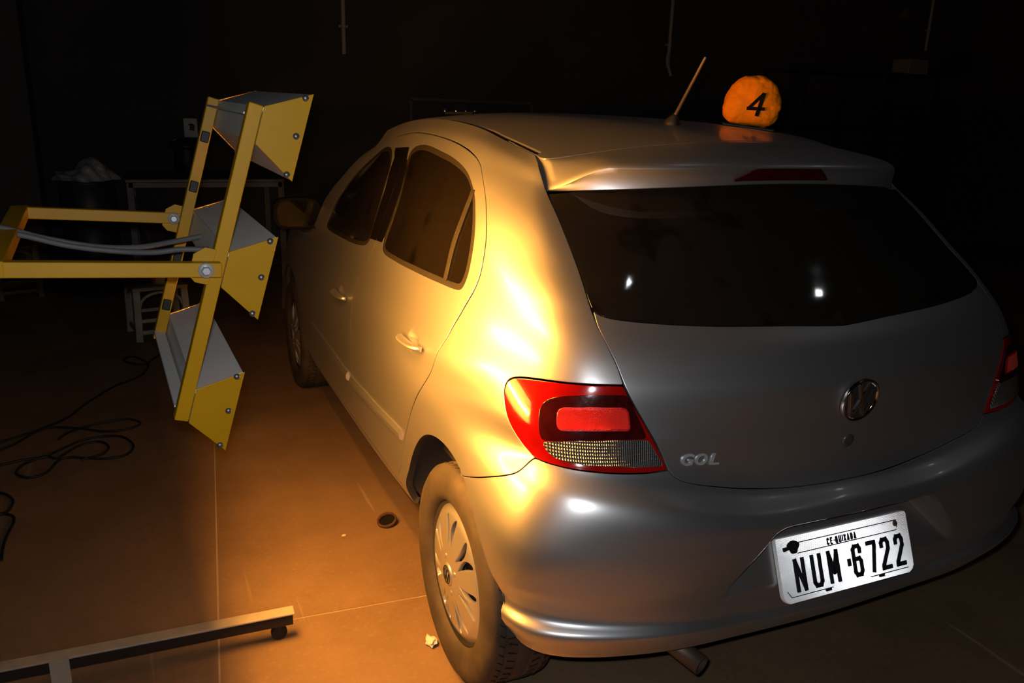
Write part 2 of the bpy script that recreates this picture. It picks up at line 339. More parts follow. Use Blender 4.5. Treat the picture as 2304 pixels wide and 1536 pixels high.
def panel(name,outline,mt,parent,holes=(),gap=.0022,hgap=None,sp=(.02,.011),rim=.012,off=0,side='L',surf=None,nrm=None,extra=None,bev=.0014,dome=0,rmat=None):
    """cut a panel out of the body surface: outline and holes in surface parameters; folded-in rims all round"""
    sf=surf or S;nf=nrm or N;sym=side=='S'
    P=np.array(outline);P=P if sarea(P)>0 else P[::-1]
    P=inset(P,gap,sym);HS=[]
    for h in holes:
        h=np.array(h);h=h if sarea(h)<0 else h[::-1];HS.append(inset(h,gap if hgap is None else hgap))
    loops=[P]+HS;B=np.vstack(loops)
    lo=P.min(0);hi=P.max(0);gx=np.arange(lo[0]+sp[0]/2,hi[0],sp[0]);gy=np.arange(lo[1]+sp[1]/2,hi[1],sp[1])
    if sym: gx=np.concatenate([[0],gx])
    q=np.stack(np.meshgrid(gx,gy),-1).reshape(-1,2)
    if extra is not None: q=np.vstack([q,extra])
    q=q[inside(P,q)|(sym&(q[:,0]<1e-9)&(q[:,1]>lo[1]+.002)&(q[:,1]<hi[1]-.002))]
    for h in HS:q=q[~inside(h,q)]
    kd=kdtree.KDTree(len(B));[kd.insert((b[0],b[1],0),i) for i,b in enumerate(B)];kd.balance()
    tol=min(sp)*.55
    q=np.array([p for p in q if kd.find((p[0],p[1],0))[2]>tol]).reshape(-1,2)
    pts=np.vstack([B,q]);ed=[];k=0
    for l in loops:
        n=len(l);ed+=[(k+i,k+(i+1)%n) for i in range(n)];k+=n
    vo,_,fo,ov,_,_=delaunay_2d_cdt([Vector(p) for p in pts],ed,[],0,1e-7)
    vo=np.array([tuple(p) for p in vo]);fo=np.array([f for f in fo if len(f)==3]);c=vo[fo].mean(1)
    k=inside(P,c)
    for h in HS:k&=~inside(h,c)
    fo=fo[k];a=vo[fo];ar=np.cross(a[:,1]-a[:,0],a[:,2]-a[:,0]);fo[ar<0]=fo[ar<0][:,::-1];fo=fo[np.abs(ar)>1e-10]
    X=sf(vo[:,0],vo[:,1]);Nn=nf(vo[:,0],vo[:,1])
    if sym:
        k=vo[:,0]<1e-6;X[k,0]=0;Nn[k,0]=0;Nn/=np.linalg.norm(Nn,axis=1)[:,None]
    if dome:
        dd=np.array([kd.find((p[0],p[1],0))[2] for p in vo]);X=X+Nn*(dome*(1-np.exp(-dd/.012)))[:,None]
    X=X+Nn*off
    V=[X];NN=[Nn];F=[fo.tolist()];MI=[0]*len(fo);nv=len(X);inv={}
    for i,l in enumerate(ov):
        for j in l:inv[j]=i
    k=0
    for l in loops:
        n=len(l);idx=[inv.get(k+i,-1) for i in range(n)];k+=n
        idx=[i for i in idx if i>=0];n=len(idx);p=X[idx];nm=Nn[idx]
        e=np.roll(p,-1,0)-np.roll(p,1,0);t=np.cross(e,nm);t/=np.linalg.norm(t,axis=1)[:,None]+1e-12
        nt_=nm+t;nt_/=np.linalg.norm(nt_,axis=1)[:,None]+1e-12
        r1=p+t*bev-nm*bev;r2=r1-nm*rim
        V+=[p,r1,r1,r2];NN+=[nm,nt_,t,t];b0=nv;nv+=4*n
        for i in range(n):
            j=(i+1)%n
            if sym and vo[idx[i],0]<1e-6 and vo[idx[j],0]<1e-6:continue
            F.append([(b0+i,b0+n+i,b0+n+j),(b0+i,b0+n+j,b0+j),(b0+2*n+i,b0+3*n+i,b0+3*n+j),(b0+2*n+i,b0+3*n+j,b0+2*n+j)]);MI+=[0,0,1,1]
    V=np.vstack(V);NN=np.vstack(NN);F=np.array([f for g in F for f in g]);res=[]
    def emit(V,NN,F,MI):
        me=bpy.data.meshes.new(name);me.from_pydata(V.tolist(),[],F.tolist());me.polygons.foreach_set('use_smooth',[True]*len(F))
        me.polygons.foreach_set('material_index',MI)
        me.normals_split_custom_set_from_vertices(NN.tolist())
        o=link(name,me,[mt,rmat or mt],parent);res.append(o)
    mir=np.array([-1,1,1])
    if sym: emit(np.vstack([V,V*mir]),np.vstack([NN,NN*mir]),np.vstack([F,F[:,::-1]+len(V)]),MI+MI)
    if side in 'LB': emit(V*mir,NN*mir,F[:,::-1],MI)
    if side in 'RB': emit(V,NN,F,MI)
    return res
# ------------------------------------------------------------------ room shell
J0=np.array([-1.376,.729,0]);JD=np.array([.158,2.345,0]);JD/=np.linalg.norm(JD);JX=np.array([JD[1],-JD[0],0])
def fl(a,b): return J0+JX*a+JD*b            # floor frame along the pour joints
def node_floor():
    m=mat('concrete',(.25,.158,.085),.6,noise=(1.5,(.12,.072,.038),1.9),bump=(45,.25,.004));nt=m.node_tree;b=nt.nodes['Principled BSDF']
    tc=[n for n in nt.nodes if n.type=='TEX_COORD'][0];base=b.inputs['Base Color'].links[0].from_socket
    def mixin(fac,col,src):
        x=nt.nodes.new('ShaderNodeMix');x.data_type='RGBA';x.inputs['B'].default_value=(*col,1);nt.links.new(fac,x.inputs['Factor']);nt.links.new(src,x.inputs['A']);return x.outputs['Result']
    def ramp(src,a,c,hi):
        r=nt.nodes.new('ShaderNodeMapRange');r.inputs['From Min'].default_value=a;r.inputs['From Max'].default_value=c;r.inputs['To Max'].default_value=hi;nt.links.new(src,r.inputs['Value']);return r.outputs['Result']
    # fine speckle, worn pale scratches, oil stains
    n=nt.nodes.new('ShaderNodeTexNoise');n.inputs['Scale'].default_value=70;n.inputs['Detail'].default_value=3;nt.links.new(tc.outputs['Object'],n.inputs['Vector'])
    s=mixin(ramp(n.outputs['Fac'],.55,.80,.28),(.33,.235,.15),base)
    n=nt.nodes.new('ShaderNodeTexNoise');n.inputs['Scale'].default_value=.9;n.inputs['Detail'].default_value=5;nt.links.new(tc.outputs['Object'],n.inputs['Vector'])
    s=mixin(ramp(n.outputs['Fac'],.56,.72,.65),(.07,.046,.028),s)
    mp=nt.nodes.new('ShaderNodeMapping');mp.inputs['Rotation'].default_value=(0,0,.5);mp.inputs['Scale'].default_value=(9,.55,1);nt.links.new(tc.outputs['Object'],mp.inputs['Vector'])
    n=nt.nodes.new('ShaderNodeTexNoise');n.inputs['Scale'].default_value=2.2;n.inputs['Detail'].default_value=2;nt.links.new(mp.outputs['Vector'],n.inputs['Vector'])
    s=mixin(ramp(n.outputs['Fac'],.70,.76,.5),(.38,.29,.20),s)
    nt.links.new(s,b.inputs['Base Color']);return m
FLM=node_floor()
filler=mat('joint_filler',(.42,.31,.20),.8,noise=(30,.7,1.5))
b=MB();b.box((2.9,1.2,-.0262),(12.4,11.8,.05));fb=b.build('floor',filler);tag(fb,kind='structure')
us=[-1.6,0,4.2,9.8];vs=[-4.9,.222,5.2,5.9]
for i in range(3):
    for j in range(3):
        g=.0025;q=[fl(us[i]+g,vs[j]+g),fl(us[i+1]-g,vs[j]+g),fl(us[i+1]-g,vs[j+1]-g),fl(us[i]+g,vs[j+1]-g)]
        b=MB();b.add([p-np.array([0,0,.0042]) for p in q]+q,[(3,2,1,0),(4,5,6,7),(0,1,5,4),(1,2,6,5),(2,3,7,6),(3,0,4,7)]);b.build('floor_slab',FLM,fb)
def wall(n,c,d,m=None):
    b=MB();b.box(c,d);return tag(b.build(n,m or M['conc_wall']),kind='structure')
WY=6.9
wall('wall_back',(2.9,WY+.1,2.25),(12.6,.2,4.6)); wall('wall_left',(-3.3,1.2,2.25),(.2,11.6,4.6)); wall('wall_right',(9.1,1.2,2.25),(.2,11.6,4.6))
wall('wall_front',(2.9,-4.7,2.25),(12.6,.2,4.6)); wall('ceiling',(2.9,1.2,4.6),(12.6,12,.1))
wall('trim_1',(-2.78,WY-.2,2.2),(1.04,.4,4.4),mat('pale_pilaster',(.085,.08,.078),.9,noise=(2,.8,1.5)))
# ------------------------------------------------------------------ silver hatchback
car=empty('hatchback_car',(0,1.9,0),'silver five-door hatchback with amber lamp glow on its left rear corner and white rear plate','car')
def carpart(fn): pass
class _P: pass
PAR=bpy.data.objects.new('t',None)      # temporary handle so parts are built in world space
def attach(o,p=car):
    o.parent=p;o.matrix_parent_inverse=p.matrix_world.inverted();return o
bpy.context.view_layer.update()
def A_(l,p=car):
    for o in (l if isinstance(l,list) else [l]): attach(o,p)
    return l
def PN(*a,**k): return A_(panel(*a,**k))
WC=[(.567,.285,.370),(3.034,.285,.365)]      # wheel-arch centres (y,z) and radius
def arch(w,a0,a1,n=40): return np.array([uv_yz(WC[w][0]-WC[w][2]*math.cos(t),WC[w][1]+WC[w][2]*math.sin(t)) for t in np.linspace(a0,a1,n)])
L=UV['light'];gate=UV['gate'];gb=[gate[-1]]+[[p[0],p[1] if p[0]>.16 else .4385] for p in UV['gatebot'][1:]]+[[0,.4385]]
y0,z0=S([UV['bumpseam'][-1][0]],[UV['bumpseam'][-1][1]])[0][1:]
aS=math.atan2(z0-WC[0][1],WC[0][0]-y0)
arch_b=arch(0,.08,aS,24);arch_s=arch(0,aS,PI-.10,40)
bs=curve([L[14]]+UV['bumpseam']+[arch_s[0].tolist()])
ltop=curve(L[:15]);lbot=curve(L[14:20]);lin=curve(L[19:]+L[:1])
gatebot=curve(gb)
# rear bumper
P=join([curve([[0,0],[.45,0],[arch_b[0][0],0]]),curve([[arch_b[0][0],0],arch_b[0]]),arch_b,bs[::-1],lbot,curve([L[19],gb[0]]),gatebot,curve([[0,.4385],[0,0]])])
PN('rear_bumper',P,M['paint'],None,side='S',gap=.002,sp=(.016,.008),rim=.014,extra=np.stack(np.meshgrid(np.arange(.12,.50,.006),np.arange(.10,.40,.005)),-1).reshape(-1,2))
# tailgate below the glass, rear window
gg=curve(gate,.012);gl=np.array(gate);k6=6
gseam=curve(gate[:7]);gseam2=curve(gate[6:])
G0=UV['glassbot'][0];glb=curve([G0]+UV['glassbot'][1:]+[[0,.7805]])
P=join([gatebot[::-1],gseam2[::-1],curve([gate[6],G0]),glb,curve([[0,.7805],[0,.4385]])])
PN('tailgate',P,M['paint'],None,side='S',gap=.0026,sp=(.016,.009),rim=.014)
def glass(name,tint,dust,rough,dsc):
    m=bpy.data.materials.new(name);m.use_nodes=True;nt=m.node_tree;b=nt.nodes['Principled BSDF'];out=nt.nodes['Material Output']
    tc=nt.nodes.new('ShaderNodeTexCoord');n=nt.nodes.new('ShaderNodeTexNoise');n.inputs['Scale'].default_value=dsc;n.inputs['Detail'].default_value=5;nt.links.new(tc.outputs['Object'],n.inputs['Vector'])
    r=nt.nodes.new('ShaderNodeMapRange');r.inputs['From Min'].default_value=.28;r.inputs['From Max'].default_value=.42;nt.links.new(n.outputs['Fac'],r.inputs['Value'])
    mx=nt.nodes.new('ShaderNodeMix');mx.data_type='RGBA';mx.inputs['A'].default_value=(dust[0]*.25,dust[1]*.25,dust[2]*.25,1);mx.inputs['B'].default_value=(*dust,1);nt.links.new(r.outputs['Result'],mx.inputs['Factor']);nt.links.new(mx.outputs['Result'],b.inputs['Base Color'])
    b.inputs['Roughness'].default_value=rough
    t=nt.nodes.new('ShaderNodeBsdfTransparent');t.inputs['Color'].default_value=(*tint,1);s=nt.nodes.new('ShaderNodeMixShader');s.inputs[0].default_value=.8
    nt.links.new(t.outputs[0],s.inputs[1]);nt.links.new(b.outputs[0],s.inputs[2]);nt.links.new(s.outputs[0],out.inputs['Surface']);return m
M['glass_r']=glass('tinted_rear_glass',(.06,.06,.055),(.012,.010,.008),.035,9)
M['glass_s']=glass('dusty_side_glass',(.06,.055,.05),(.006,.0045,.003),.12,7)
M['glass_f']=glass('tinted_front_glass',(.06,.055,.05),(.010,.008,.007),.08,11)
vt=1.197
P=join([glb[::-1],curve([G0,gate[6]]),curve(gate[2:7])[::-1],curve([gate[2],[.3,vt],[0,vt]]),curve([[0,vt],[0,.7805]])])
PN('rear_window',P,M['glass_r'],None,side='S',gap=.004,sp=(.03,.02),rim=.006,rmat=M['black'])
# body side with sill, rear quarter, roof rail and windscreen pillar
rd=UV['rdoor'];bsm=UV['bseam'];DB=.085
r9=rd[-1];rdc=curve(rd+[[r9[0]-.002,r9[1]-.03],[1.545,.105]]);bsc=curve(bsm+[[2.075,.13],[2.06,DB]]);ft=curve(UV['ftop'],smooth=3);fs=curve(UV['fenderseam']+[[3.045,DB]],smooth=2)
P=join([bs,arch_s[1:],curve([arch_s[-1],[arch_s[-1][0],0]]),curve([[arch_s[-1][0],0],[3.05,0]]),curve([[3.05,0],[3.045,DB]]),curve([[3.045,DB],[1.585,DB],[1.558,.092],[1.545,.105]],smooth=0),rdc[::-1],ft,
  curve([[3.2888,.82],[3.70,.84]]),curve([[3.70,.84],[3.70,VMAX]]),curve([[3.70,VMAX],[.735,VMAX]]),curve([[.735,VMAX],gate[0]]),curve(gate[:10]),curve([gate[9],L[0]]),ltop])
PN('body_side',P,M['paint'],None,rmat=M['rim_dark'],side='B',gap=.0026,sp=(.02,.010),rim=.02)
# doors
def disc(c,r):
    q=[[c[0],c[1]]]
    for k in range(1,8):
        for a in range(6*k):q.append([c[0]+r*k/7*math.cos(a*PI/3/k),c[1]+r*k/7*math.sin(a*PI/3/k)])
    return np.array(q)
rw=closed(UV['rwin'],.01);fw=closed(UV['fwin'],.01)
P=join([curve([[1.545,.105],[1.558,.092],[1.585,DB],[2.06,DB]],smooth=0),bsc[::-1],rdc])
DR={};DR['rear']=PN('rear_door',P,M['paint'],None,holes=[rw],side='B',gap=.0034,hgap=.001,rim=.02,extra=disc(DENTS[0],.05))
P=join([curve([[2.06,DB],[3.045,DB]]),fs[::-1],ft[::-1],bsc])
DR['front']=PN('front_door',P,M['paint'],None,holes=[fw],side='B',gap=.0028,hgap=.001,rim=.02,extra=disc(DENTS[1],.05))
def DOOR(objs,which,sd=None):
    # objs come left then right; hang each on the door of its side
    for k,o in enumerate(objs if isinstance(objs,list) else [objs]):
        d=DR[which][k if sd is None else (0 if sd<0 else 1)];attach(o,d)
    return objs
for w_,g,nm in((rw,M['glass_s'],'rear_door_window'),(fw,M['glass_f'],'front_door_window')):
    w_=w_ if sarea(w_)>0 else w_[::-1]
    wd_=nm.split('_')[0]
    DOOR(PN(nm,w_,g,None,side='B',gap=.011,sp=(.03,.03),rim=.004,off=-.004),wd_)
    DOOR(PN('window_seal',w_,M['rubber'],None,holes=[inset(w_,.0125)],gap=-.001,hgap=-.002,side='B',sp=(.03,.03),rim=.006,off=-.0012),wd_)
rdv=np.array(UV['rdiv'])
P=join([curve(rdv+[.009,0]),curve((rdv-[.009,0])[::-1])])
DOOR(PN('quarter_window_divider',P,M['rubber'],None,side='B',gap=0,off=.0015,rim=.006),'rear')
def u_at(P,v):
    P=np.array(P);o=np.argsort(P[:,1]);return np.interp(v,P[o,1],P[o,0])
seam_=[p for p in bsc if p[1]>.80]
rwf=UV['rwin'][15:]+UV['rwin'][:1];fwr=UV['fwin'][9:]+UV['fwin'][:1]
vv_=np.linspace(.842,1.185,36);us=u_at(seam_,vv_);ur=u_at(rwf,vv_)+.004;uf=u_at(fwr,vv_)-.004
for lo_,hi_,dr in((ur,us-.0045,'rear'),(us+.0045,uf,'front')):
    k=hi_-lo_>.006;P=np.vstack([np.stack([hi_[k],vv_[k]],1),np.stack([lo_[k],vv_[k]],1)[::-1]])
    DOOR(PN('pillar_trim',P,M['trim'],None,side='B',gap=0,off=.0014,rim=.002,sp=(.03,.03)),dr)
# side rubbing strip in body colour: one length on each door
mo=curve(UV['mold'],.02,1)
def strip(pts,hw,h,sd):
    P=S(pts[:,0],pts[:,1]);n=N(pts[:,0],pts[:,1]);up=S(pts[:,0],pts[:,1]+2e-3)-P;up/=np.linalg.norm(up,axis=1)[:,None]
    sec=[(-hw,-.002),(-hw,h*.4),(-hw*.55,h),(hw*.35,h),(hw,h*.35),(hw,-.002)];m=len(sec);sg=np.array([sd,1,1]);b=MB()
    V=[(P[i]+up[i]*a+n[i]*c)*sg for i in range(len(P)) for a,c in sec]
    F=[(i*m+k,(i+1)*m+k,(i+1)*m+k+1,i*m+k+1) for i in range(len(P)-1) for k in range(m-1)]+[tuple(range(m)),tuple(range((len(P)-1)*m,len(P)*m))[::-1]]
    b.add(V,F);o=b.build('side_moulding',M['paint'],None,recalc=True);return o
for sd in(-1,1):
    for q,w_ in((mo[mo[:,0]>2.145],'front'),(mo[(mo[:,0]<2.115)],'rear')): DOOR(strip(q,.017,.011,sd),w_,sd)
# handles
def handle(k,sd):
    pts=np.array(UV[k]);c=pts.mean(0);d=(pts[-1]-pts[0])/np.linalg.norm(pts[-1]-pts[0]);t=np.linspace(-1,1,17);L_=.084
    q=c+d*(t*L_)[:,None]+np.array([0,.004]);base=S0(q[:,0],q[:,1]);n=N(c[:1],c[1:])[0];n=N(np.array([c[0]+.09]),np.array([c[1]]))[0]
    P=base+n*(.006+.017*np.sqrt(np.clip(1-t**2*.98,0,1)))[:,None];sg=np.array([sd,1,1])
    r=.0155*np.clip(1-np.abs(t)**6*.75,.2,1);b=MB();b.tube(P*sg,.007*np.ones(17),12,ry=r,ups=[n*sg]*17)
    o=DOOR(b.build('door_handle',M['paint'],None,recalc=True),'rear' if k[0]=='r' else 'front',sd)
    b=MB();q2=c+d*(.070)+np.array([0,.004]);p=S0(q2[:1],q2[1:])[0] if False else (base[2]+n*.0235);b.tube([p*sg,(p+n*.0022)*sg],[.0085,.0085],14);DOOR(b.build('handle_cap',M['paint'],None),'rear' if k[0]=='r' else 'front',sd)
for k in('rhandle','fhandle'):
    for sd in(-1,1):handle(k,sd)
# front wing, bonnet, windscreen, front bumper
fa=arch(1,.10,PI-.10,36)
P=join([curve([[3.05,.0],[fa[0][0],0]]),curve([[fa[0][0],0],fa[0]]),fa,curve([fa[-1],[fa[-1][0],0]]),curve([[fa[-1][0],0],[4.12,0]]),curve([[4.12,0],[4.15,.665]]),curve([[4.15,.665],[3.95,.69],[3.69,.74],[3.69,.82]]),curve([[3.69,.82],[3.2888,.815]]),fs,curve([[3.045,DB],[3.05,0]])])
PN('front_wing',P,M['paint'],None,side='B',gap=.0028,rim=.014)
uM=float(UK[-1])
def symf(P): P=np.array(P);P[:,0]=uM-P[:,0];return P[::-1]
def Sf(u,v): return S(uM-np.asarray(u),v)
def Nf(u,v): return -np.cross(Sf(np.asarray(u)+2e-3,v)-Sf(np.asarray(u)-2e-3,v),Sf(u,np.asarray(v)+2e-3)-Sf(u,np.asarray(v)-2e-3))/1.0
def Nfn(u,v):
    n=Nf(u,v);return n/(np.linalg.norm(n,axis=1)[:,None]+1e-12)
def frontpanel(nm,P,mt,**k):
    # same cutting code on the mirrored parameter so that the centre line is at zero
    Q=np.array(P);Q[:,0]=np.clip(uM-Q[:,0],0,None)
    sf=lambda u,v:Sf(u,v)*np.array([-1,1,1]);
    def nf(u,v):
        n=np.cross(sf(u+2e-3,v)-sf(np.abs(u-2e-3) if False else u-2e-3,v),sf(u,v+2e-3)-sf(u,v-2e-3));n/=np.linalg.norm(n,axis=1)[:,None]+1e-12;return n
    return PN(nm,Q,mt,None,side='S',surf=sf,nrm=nf,**k)
frontpanel('front_bumper',join([curve([[4.155,.01],[uM,.01]]),curve([[uM,.01],[uM,.655]]),curve([[uM,.655],[4.155,.655]]),curve([[4.155,.655],[4.155,.01]])]),M['paint'],gap=.003,sp=(.03,.02))
frontpanel('bonnet',join([curve([[4.16,.665],[uM,.665]]),curve([[uM,.665],[uM,.81]]),curve([[uM,.81],[3.70,.81],[3.70,.74],[3.96,.695],[4.16,.665]])]),M['paint'],gap=.003,sp=(.03,.008))
frontpanel('windscreen',join([curve([[3.71,.845],[uM,.835]]),curve([[uM,.835],[uM,1.29]]),curve([[uM,1.29],[3.71,1.29]]),curve([[3.71,1.29],[3.71,.845]])]),M['glass_f'],gap=.003,sp=(.05,.03))
# roof skin and the two drip mouldings
ring=NET[-1][:,:2];us_=np.linspace(.0,uM,260);R_=S(us_,np.full(260,VMAX))
def rin(y): return np.interp(y,[.5,.66,1.0,1.4,2.2],[.021,.021,.016,.010,.007])
ro=np.array([[max(p[0]-(rin(p[1]) if .66<p[1]<2.05 else .002),0),p[1]] for p in R_])
P=join([ro,curve([[0,ro[-1][1]],[0,ro[0][1]]])])
PN('roof_panel',P,M['paint'],None,side='S',surf=roofS,nrm=roofN,gap=.002,sp=(.03,.03),rim=.02)
for sd in(-1,1):
    b=MB();V=[];k=[i for i in range(260) if .67<R_[i][1]<2.03 and us_[i]<3.7]
    for i in k:
        x,y,z=R_[i];wd=rin(y)+.004;x2=x-wd
        V+=[(sd*(x+.002),y,z-.012),(sd*(x-.001),y,z-.005),(sd*(x2+.003),y,float(roofH(x2,y))-.007),(sd*x2,y,float(roofH(x2,y))-.012)]
    b.add(V,[(4*i+a,4*i+a+1,4*i+a+5,4*i+a+4) for i in range(len(k)-1) for a in range(3)],True);A_(b.build('drip_moulding',M['drip'],None,recalc=True))
# roof spoiler with the high stop lamp
xs=np.concatenate([np.linspace(0,.5,26),np.linspace(.51,.566,12)]);xs=np.concatenate([-xs[:0:-1],xs])
def spoiler_sec(x):
    a=min(abs(x)/.570,1);i=np.argmin(np.abs(R_[:150,0]-abs(x))+ (us_[:150]>.8)*9);yr=float(np.interp(abs(x),R_[:60,0],R_[:60,1]));zr=float(roofH(abs(x),yr))
    T=np.array([.360+.205*a**3.4,1.354-.014*a**2]);Bm=np.array([.377+.185*a**3.2,1.311-.031*a**2]);st=np.array([yr-.004,zr-.001])
    e=float(sstep(.80,1.0,np.array(a)));T=T*(1-e)+(Bm+np.array([.004,.006]))*e
    d=st[0]-T[0];pts=[(st[0],st[1]-.016),(st[0],st[1])]
    for t in np.linspace(.06,.94,12): 
        h=(2*t**3-3*t**2+1)*st[1]+(t**3-2*t**2+t)*(-.10*d)*1+(-2*t**3+3*t**2)*T[1]+(t**3-t**2)*(-.62*d)
        pts.append((st[0]-t*d,h))
    pts+=[(T[0]+.001,T[1]-.002),(T[0]-.0005,T[1]-.006)]
    for t in(.3,.6,.85):pts.append((T[0]*(1-t)+Bm[0]*t+.004*math.sin(PI*t),T[1]*(1-t)-.003*(1-t)+Bm[1]*t))
    pts+=[(Bm[0],Bm[1]),(Bm[0]+.004,Bm[1]-.002),(Bm[0]+.06,Bm[1]-.004)]
    return pts
ge=S(np.array(gate)[:3,0],np.array(gate)[:3,1]);ge=ge[np.argsort(ge[:,2])]
def xw(x,z): return x*(1+(float(np.interp(z,ge[:,2],ge[:,0]))-.004-.566)/.566*min(1,(abs(x)/.566)**4))
b=MB();secs=[spoiler_sec(x) for x in xs];m=len(secs[0])
b.add([(xw(x,p[1]),p[0],p[1]) for x,s in zip(xs,secs) for p in s],[(i*m+k,i*m+k+1,(i+1)*m+k+1,(i+1)*m+k) for i in range(len(xs)-1) for k in range(m-1)],True)
for e in(0,len(xs)-1): b.add([(xw(xs[e],p[1]),p[0],p[1]) for p in secs[e]],[tuple(range(m))])
sp=A_(b.build('roof_spoiler',M['paint'],None,recalc=True))
md=sp.modifiers.new('n','EDGE_SPLIT');md.split_angle=.75
b=MB();q=[]
for x in np.linspace(-.165,.125,16):
    s=spoiler_sec(x);t0,t1=s[16],s[18]
    k=np.clip((x+.165)/.05,0,1);k2=np.clip((.125-x)/.035,0,1);f=min(k,k2);hi=np.array(s[15]);lo=np.array(s[18]);tp=lo+(hi-lo)*(.25+.75*f);q+=[(x,tp[0]-.0025,tp[1]),(x,lo[0]-.0035,lo[1]+.004)]
b.add(q,[(2*i,2*i+1,2*i+3,2*i+2) for i in range(15)]);A_(b.build('high_stop_lamp',M['dark_lens'],None,recalc=True),sp).modifiers.new('s','SOLIDIFY').thickness=.004
# tail lamps
lo=join([ltop,lbot,lin])
def clear_mat():
    m=mat('clear_ribbed_lens',(.50,.50,.50),.16,.75,coat=1,coat_rough=.01);nt=m.node_tree;b=nt.nodes['Principled BSDF'];tc=[n for n in nt.nodes if n.type=='TEX_COORD'][0]
    hs=[]
    for ax,sc in(('X',70),('Z',46)):
        wv=nt.nodes.new('ShaderNodeTexWave');wv.bands_direction=ax;wv.inputs['Scale'].default_value=sc;nt.links.new(tc.outputs['Object'],wv.inputs['Vector']);hs.append(wv.outputs['Fac'])
    ad=nt.nodes.new('ShaderNodeMath');nt.links.new(hs[0],ad.inputs[0]);nt.links.new(hs[1],ad.inputs[1])
    bp=nt.nodes.new('ShaderNodeBump');bp.inputs['Distance'].default_value=.004;bp.inputs['Strength'].default_value=.8;nt.links.new(ad.outputs[0],bp.inputs['Height']);nt.links.new(bp.outputs['Normal'],b.inputs['Normal'])
    mx=nt.nodes.new('ShaderNodeMix');mx.data_type='RGBA';mx.inputs['A'].default_value=(.05,.045,.045,1);mx.inputs['B'].default_value=(.62,.6,.58,1);nt.links.new(hs[0],mx.inputs['Factor']);nt.links.new(mx.outputs['Result'],b.inputs['Base Color']);return m
M['clear']=clear_mat()
for sd in'LR':
    tl=PN('tail_lamp',lo,M['red_lens'],None,side=sd,gap=.0035,sp=(.012,.01),rim=.02,off=.001,dome=.005)[0]
    f=tight(UV['l_field'],.004,5)
    for nm,o,mm,of in(('dark_lens_field',f,M['dark_lens'],.0072),('reflex_reflector',tight(UV['l_refl']),M['refl_red'],.0085),('reversing_lens',tight(UV['l_clear']),M['clear'],.0085)):
        A_(panel(nm,o,mm,None,side=sd,gap=.0,sp=(.012,.01),rim=.0035,off=of),tl)
def cube_sheet(poly,cell,place,rad,name,mt):
    """sheet of cube-corner prisms (faces of unit cubes stacked along 1,1,1) inside a 2-D outline"""
    zz=np.array([1,1,1])/math.sqrt(3);xx=np.array([1,-1,0])/math.sqrt(2);yy=np.cross(zz,xx);poly=np.array(poly);c0=(poly.min(0)+poly.max(0))/2
    ii,jj=np.meshgrid(np.arange(-rad,rad+1),np.arange(-rad,rad+1));ii=ii.ravel();jj=jj.ravel();T=np.stack([ii,jj,-ii-jj],1).astype(float)
    base=np.stack([T@xx,T@yy],1)*cell+c0;T=T[inside(poly,base)];Q=[]
    for ax in range(3):
        e=np.eye(3);p,q=e[(ax+1)%3],e[(ax+2)%3];Q.append(np.stack([T,T+p,T+p+q,T+q],1))
    Q=np.concatenate(Q).reshape(-1,3);V=place(Q@xx*cell+c0[0],Q@yy*cell+c0[1],Q@zz*cell)
    me=bpy.data.meshes.new(name);me.from_pydata(V.tolist(),[],np.arange(len(V)).reshape(-1,4).tolist());o=link(name,me,mt);o['kind']='stuff';return o
def retro_mat(name,col,rough,white):
    m=bpy.data.materials.new(name);m.use_nodes=True;nt=m.node_tree;pb=nt.nodes['Principled BSDF'];pb.inputs['Base Color'].default_value=(*col,1);pb.inputs['Metallic'].default_value=1;pb.inputs['Roughness'].default_value=rough
    df=nt.nodes.new('ShaderNodeBsdfDiffuse');df.inputs['Color'].default_value=(*col,1);ms=nt.nodes.new('ShaderNodeMixShader');ms.inputs[0].default_value=white
    nt.links.new(pb.outputs[0],ms.inputs[1]);nt.links.new(df.outputs[0],ms.inputs[2]);nt.links.new(ms.outputs[0],nt.nodes['Material Output'].inputs['Surface']);return m
M['retro_red']=retro_mat('red_reflex_prisms',(.95,.10,.07),.30,.30)
for sd,tl in zip((-1,1),[o for o in bpy.data.objects if o.name.startswith('tail_lamp')]):
    pl_=tight(UV['l_refl'])
    def pf(x,y,h,sd=sd):
        n=N(x,y);return (S(x,y)+n*(.0088+h)[:,None])*np.array([sd,1,1])
    A_(cube_sheet(inset(pl_ if sarea(pl_)>0 else pl_[::-1],.003),.0016,pf,90,'reflex_prisms',M['retro_red']),tl)
# dark innards: floor pan, cabin tub, wheel wells
b=MB();b.box((0,1.75,.35),(1.16,3.1,.22));b.box((0,1.62,.70),(1.42,2.3,.40));b.box((0,.42,.52),(1.2,.4,.2));b.box((0,3.2,.5),(1.1,.7,.3));A_(b.build('floor_pan',M['well'],None))
for wy,wz,wr in WC:
    for sd in(-1,1):
        b=MB();b.lathe([(wr+.006,.0),(wr+.012,-.06),(wr+.01,-.26),(.05,-.27)],(sd*.800,wy,wz),(sd,0,0),40,.16,PI-.16);A_(b.build('wheel_well',M['well'],None,recalc=True))
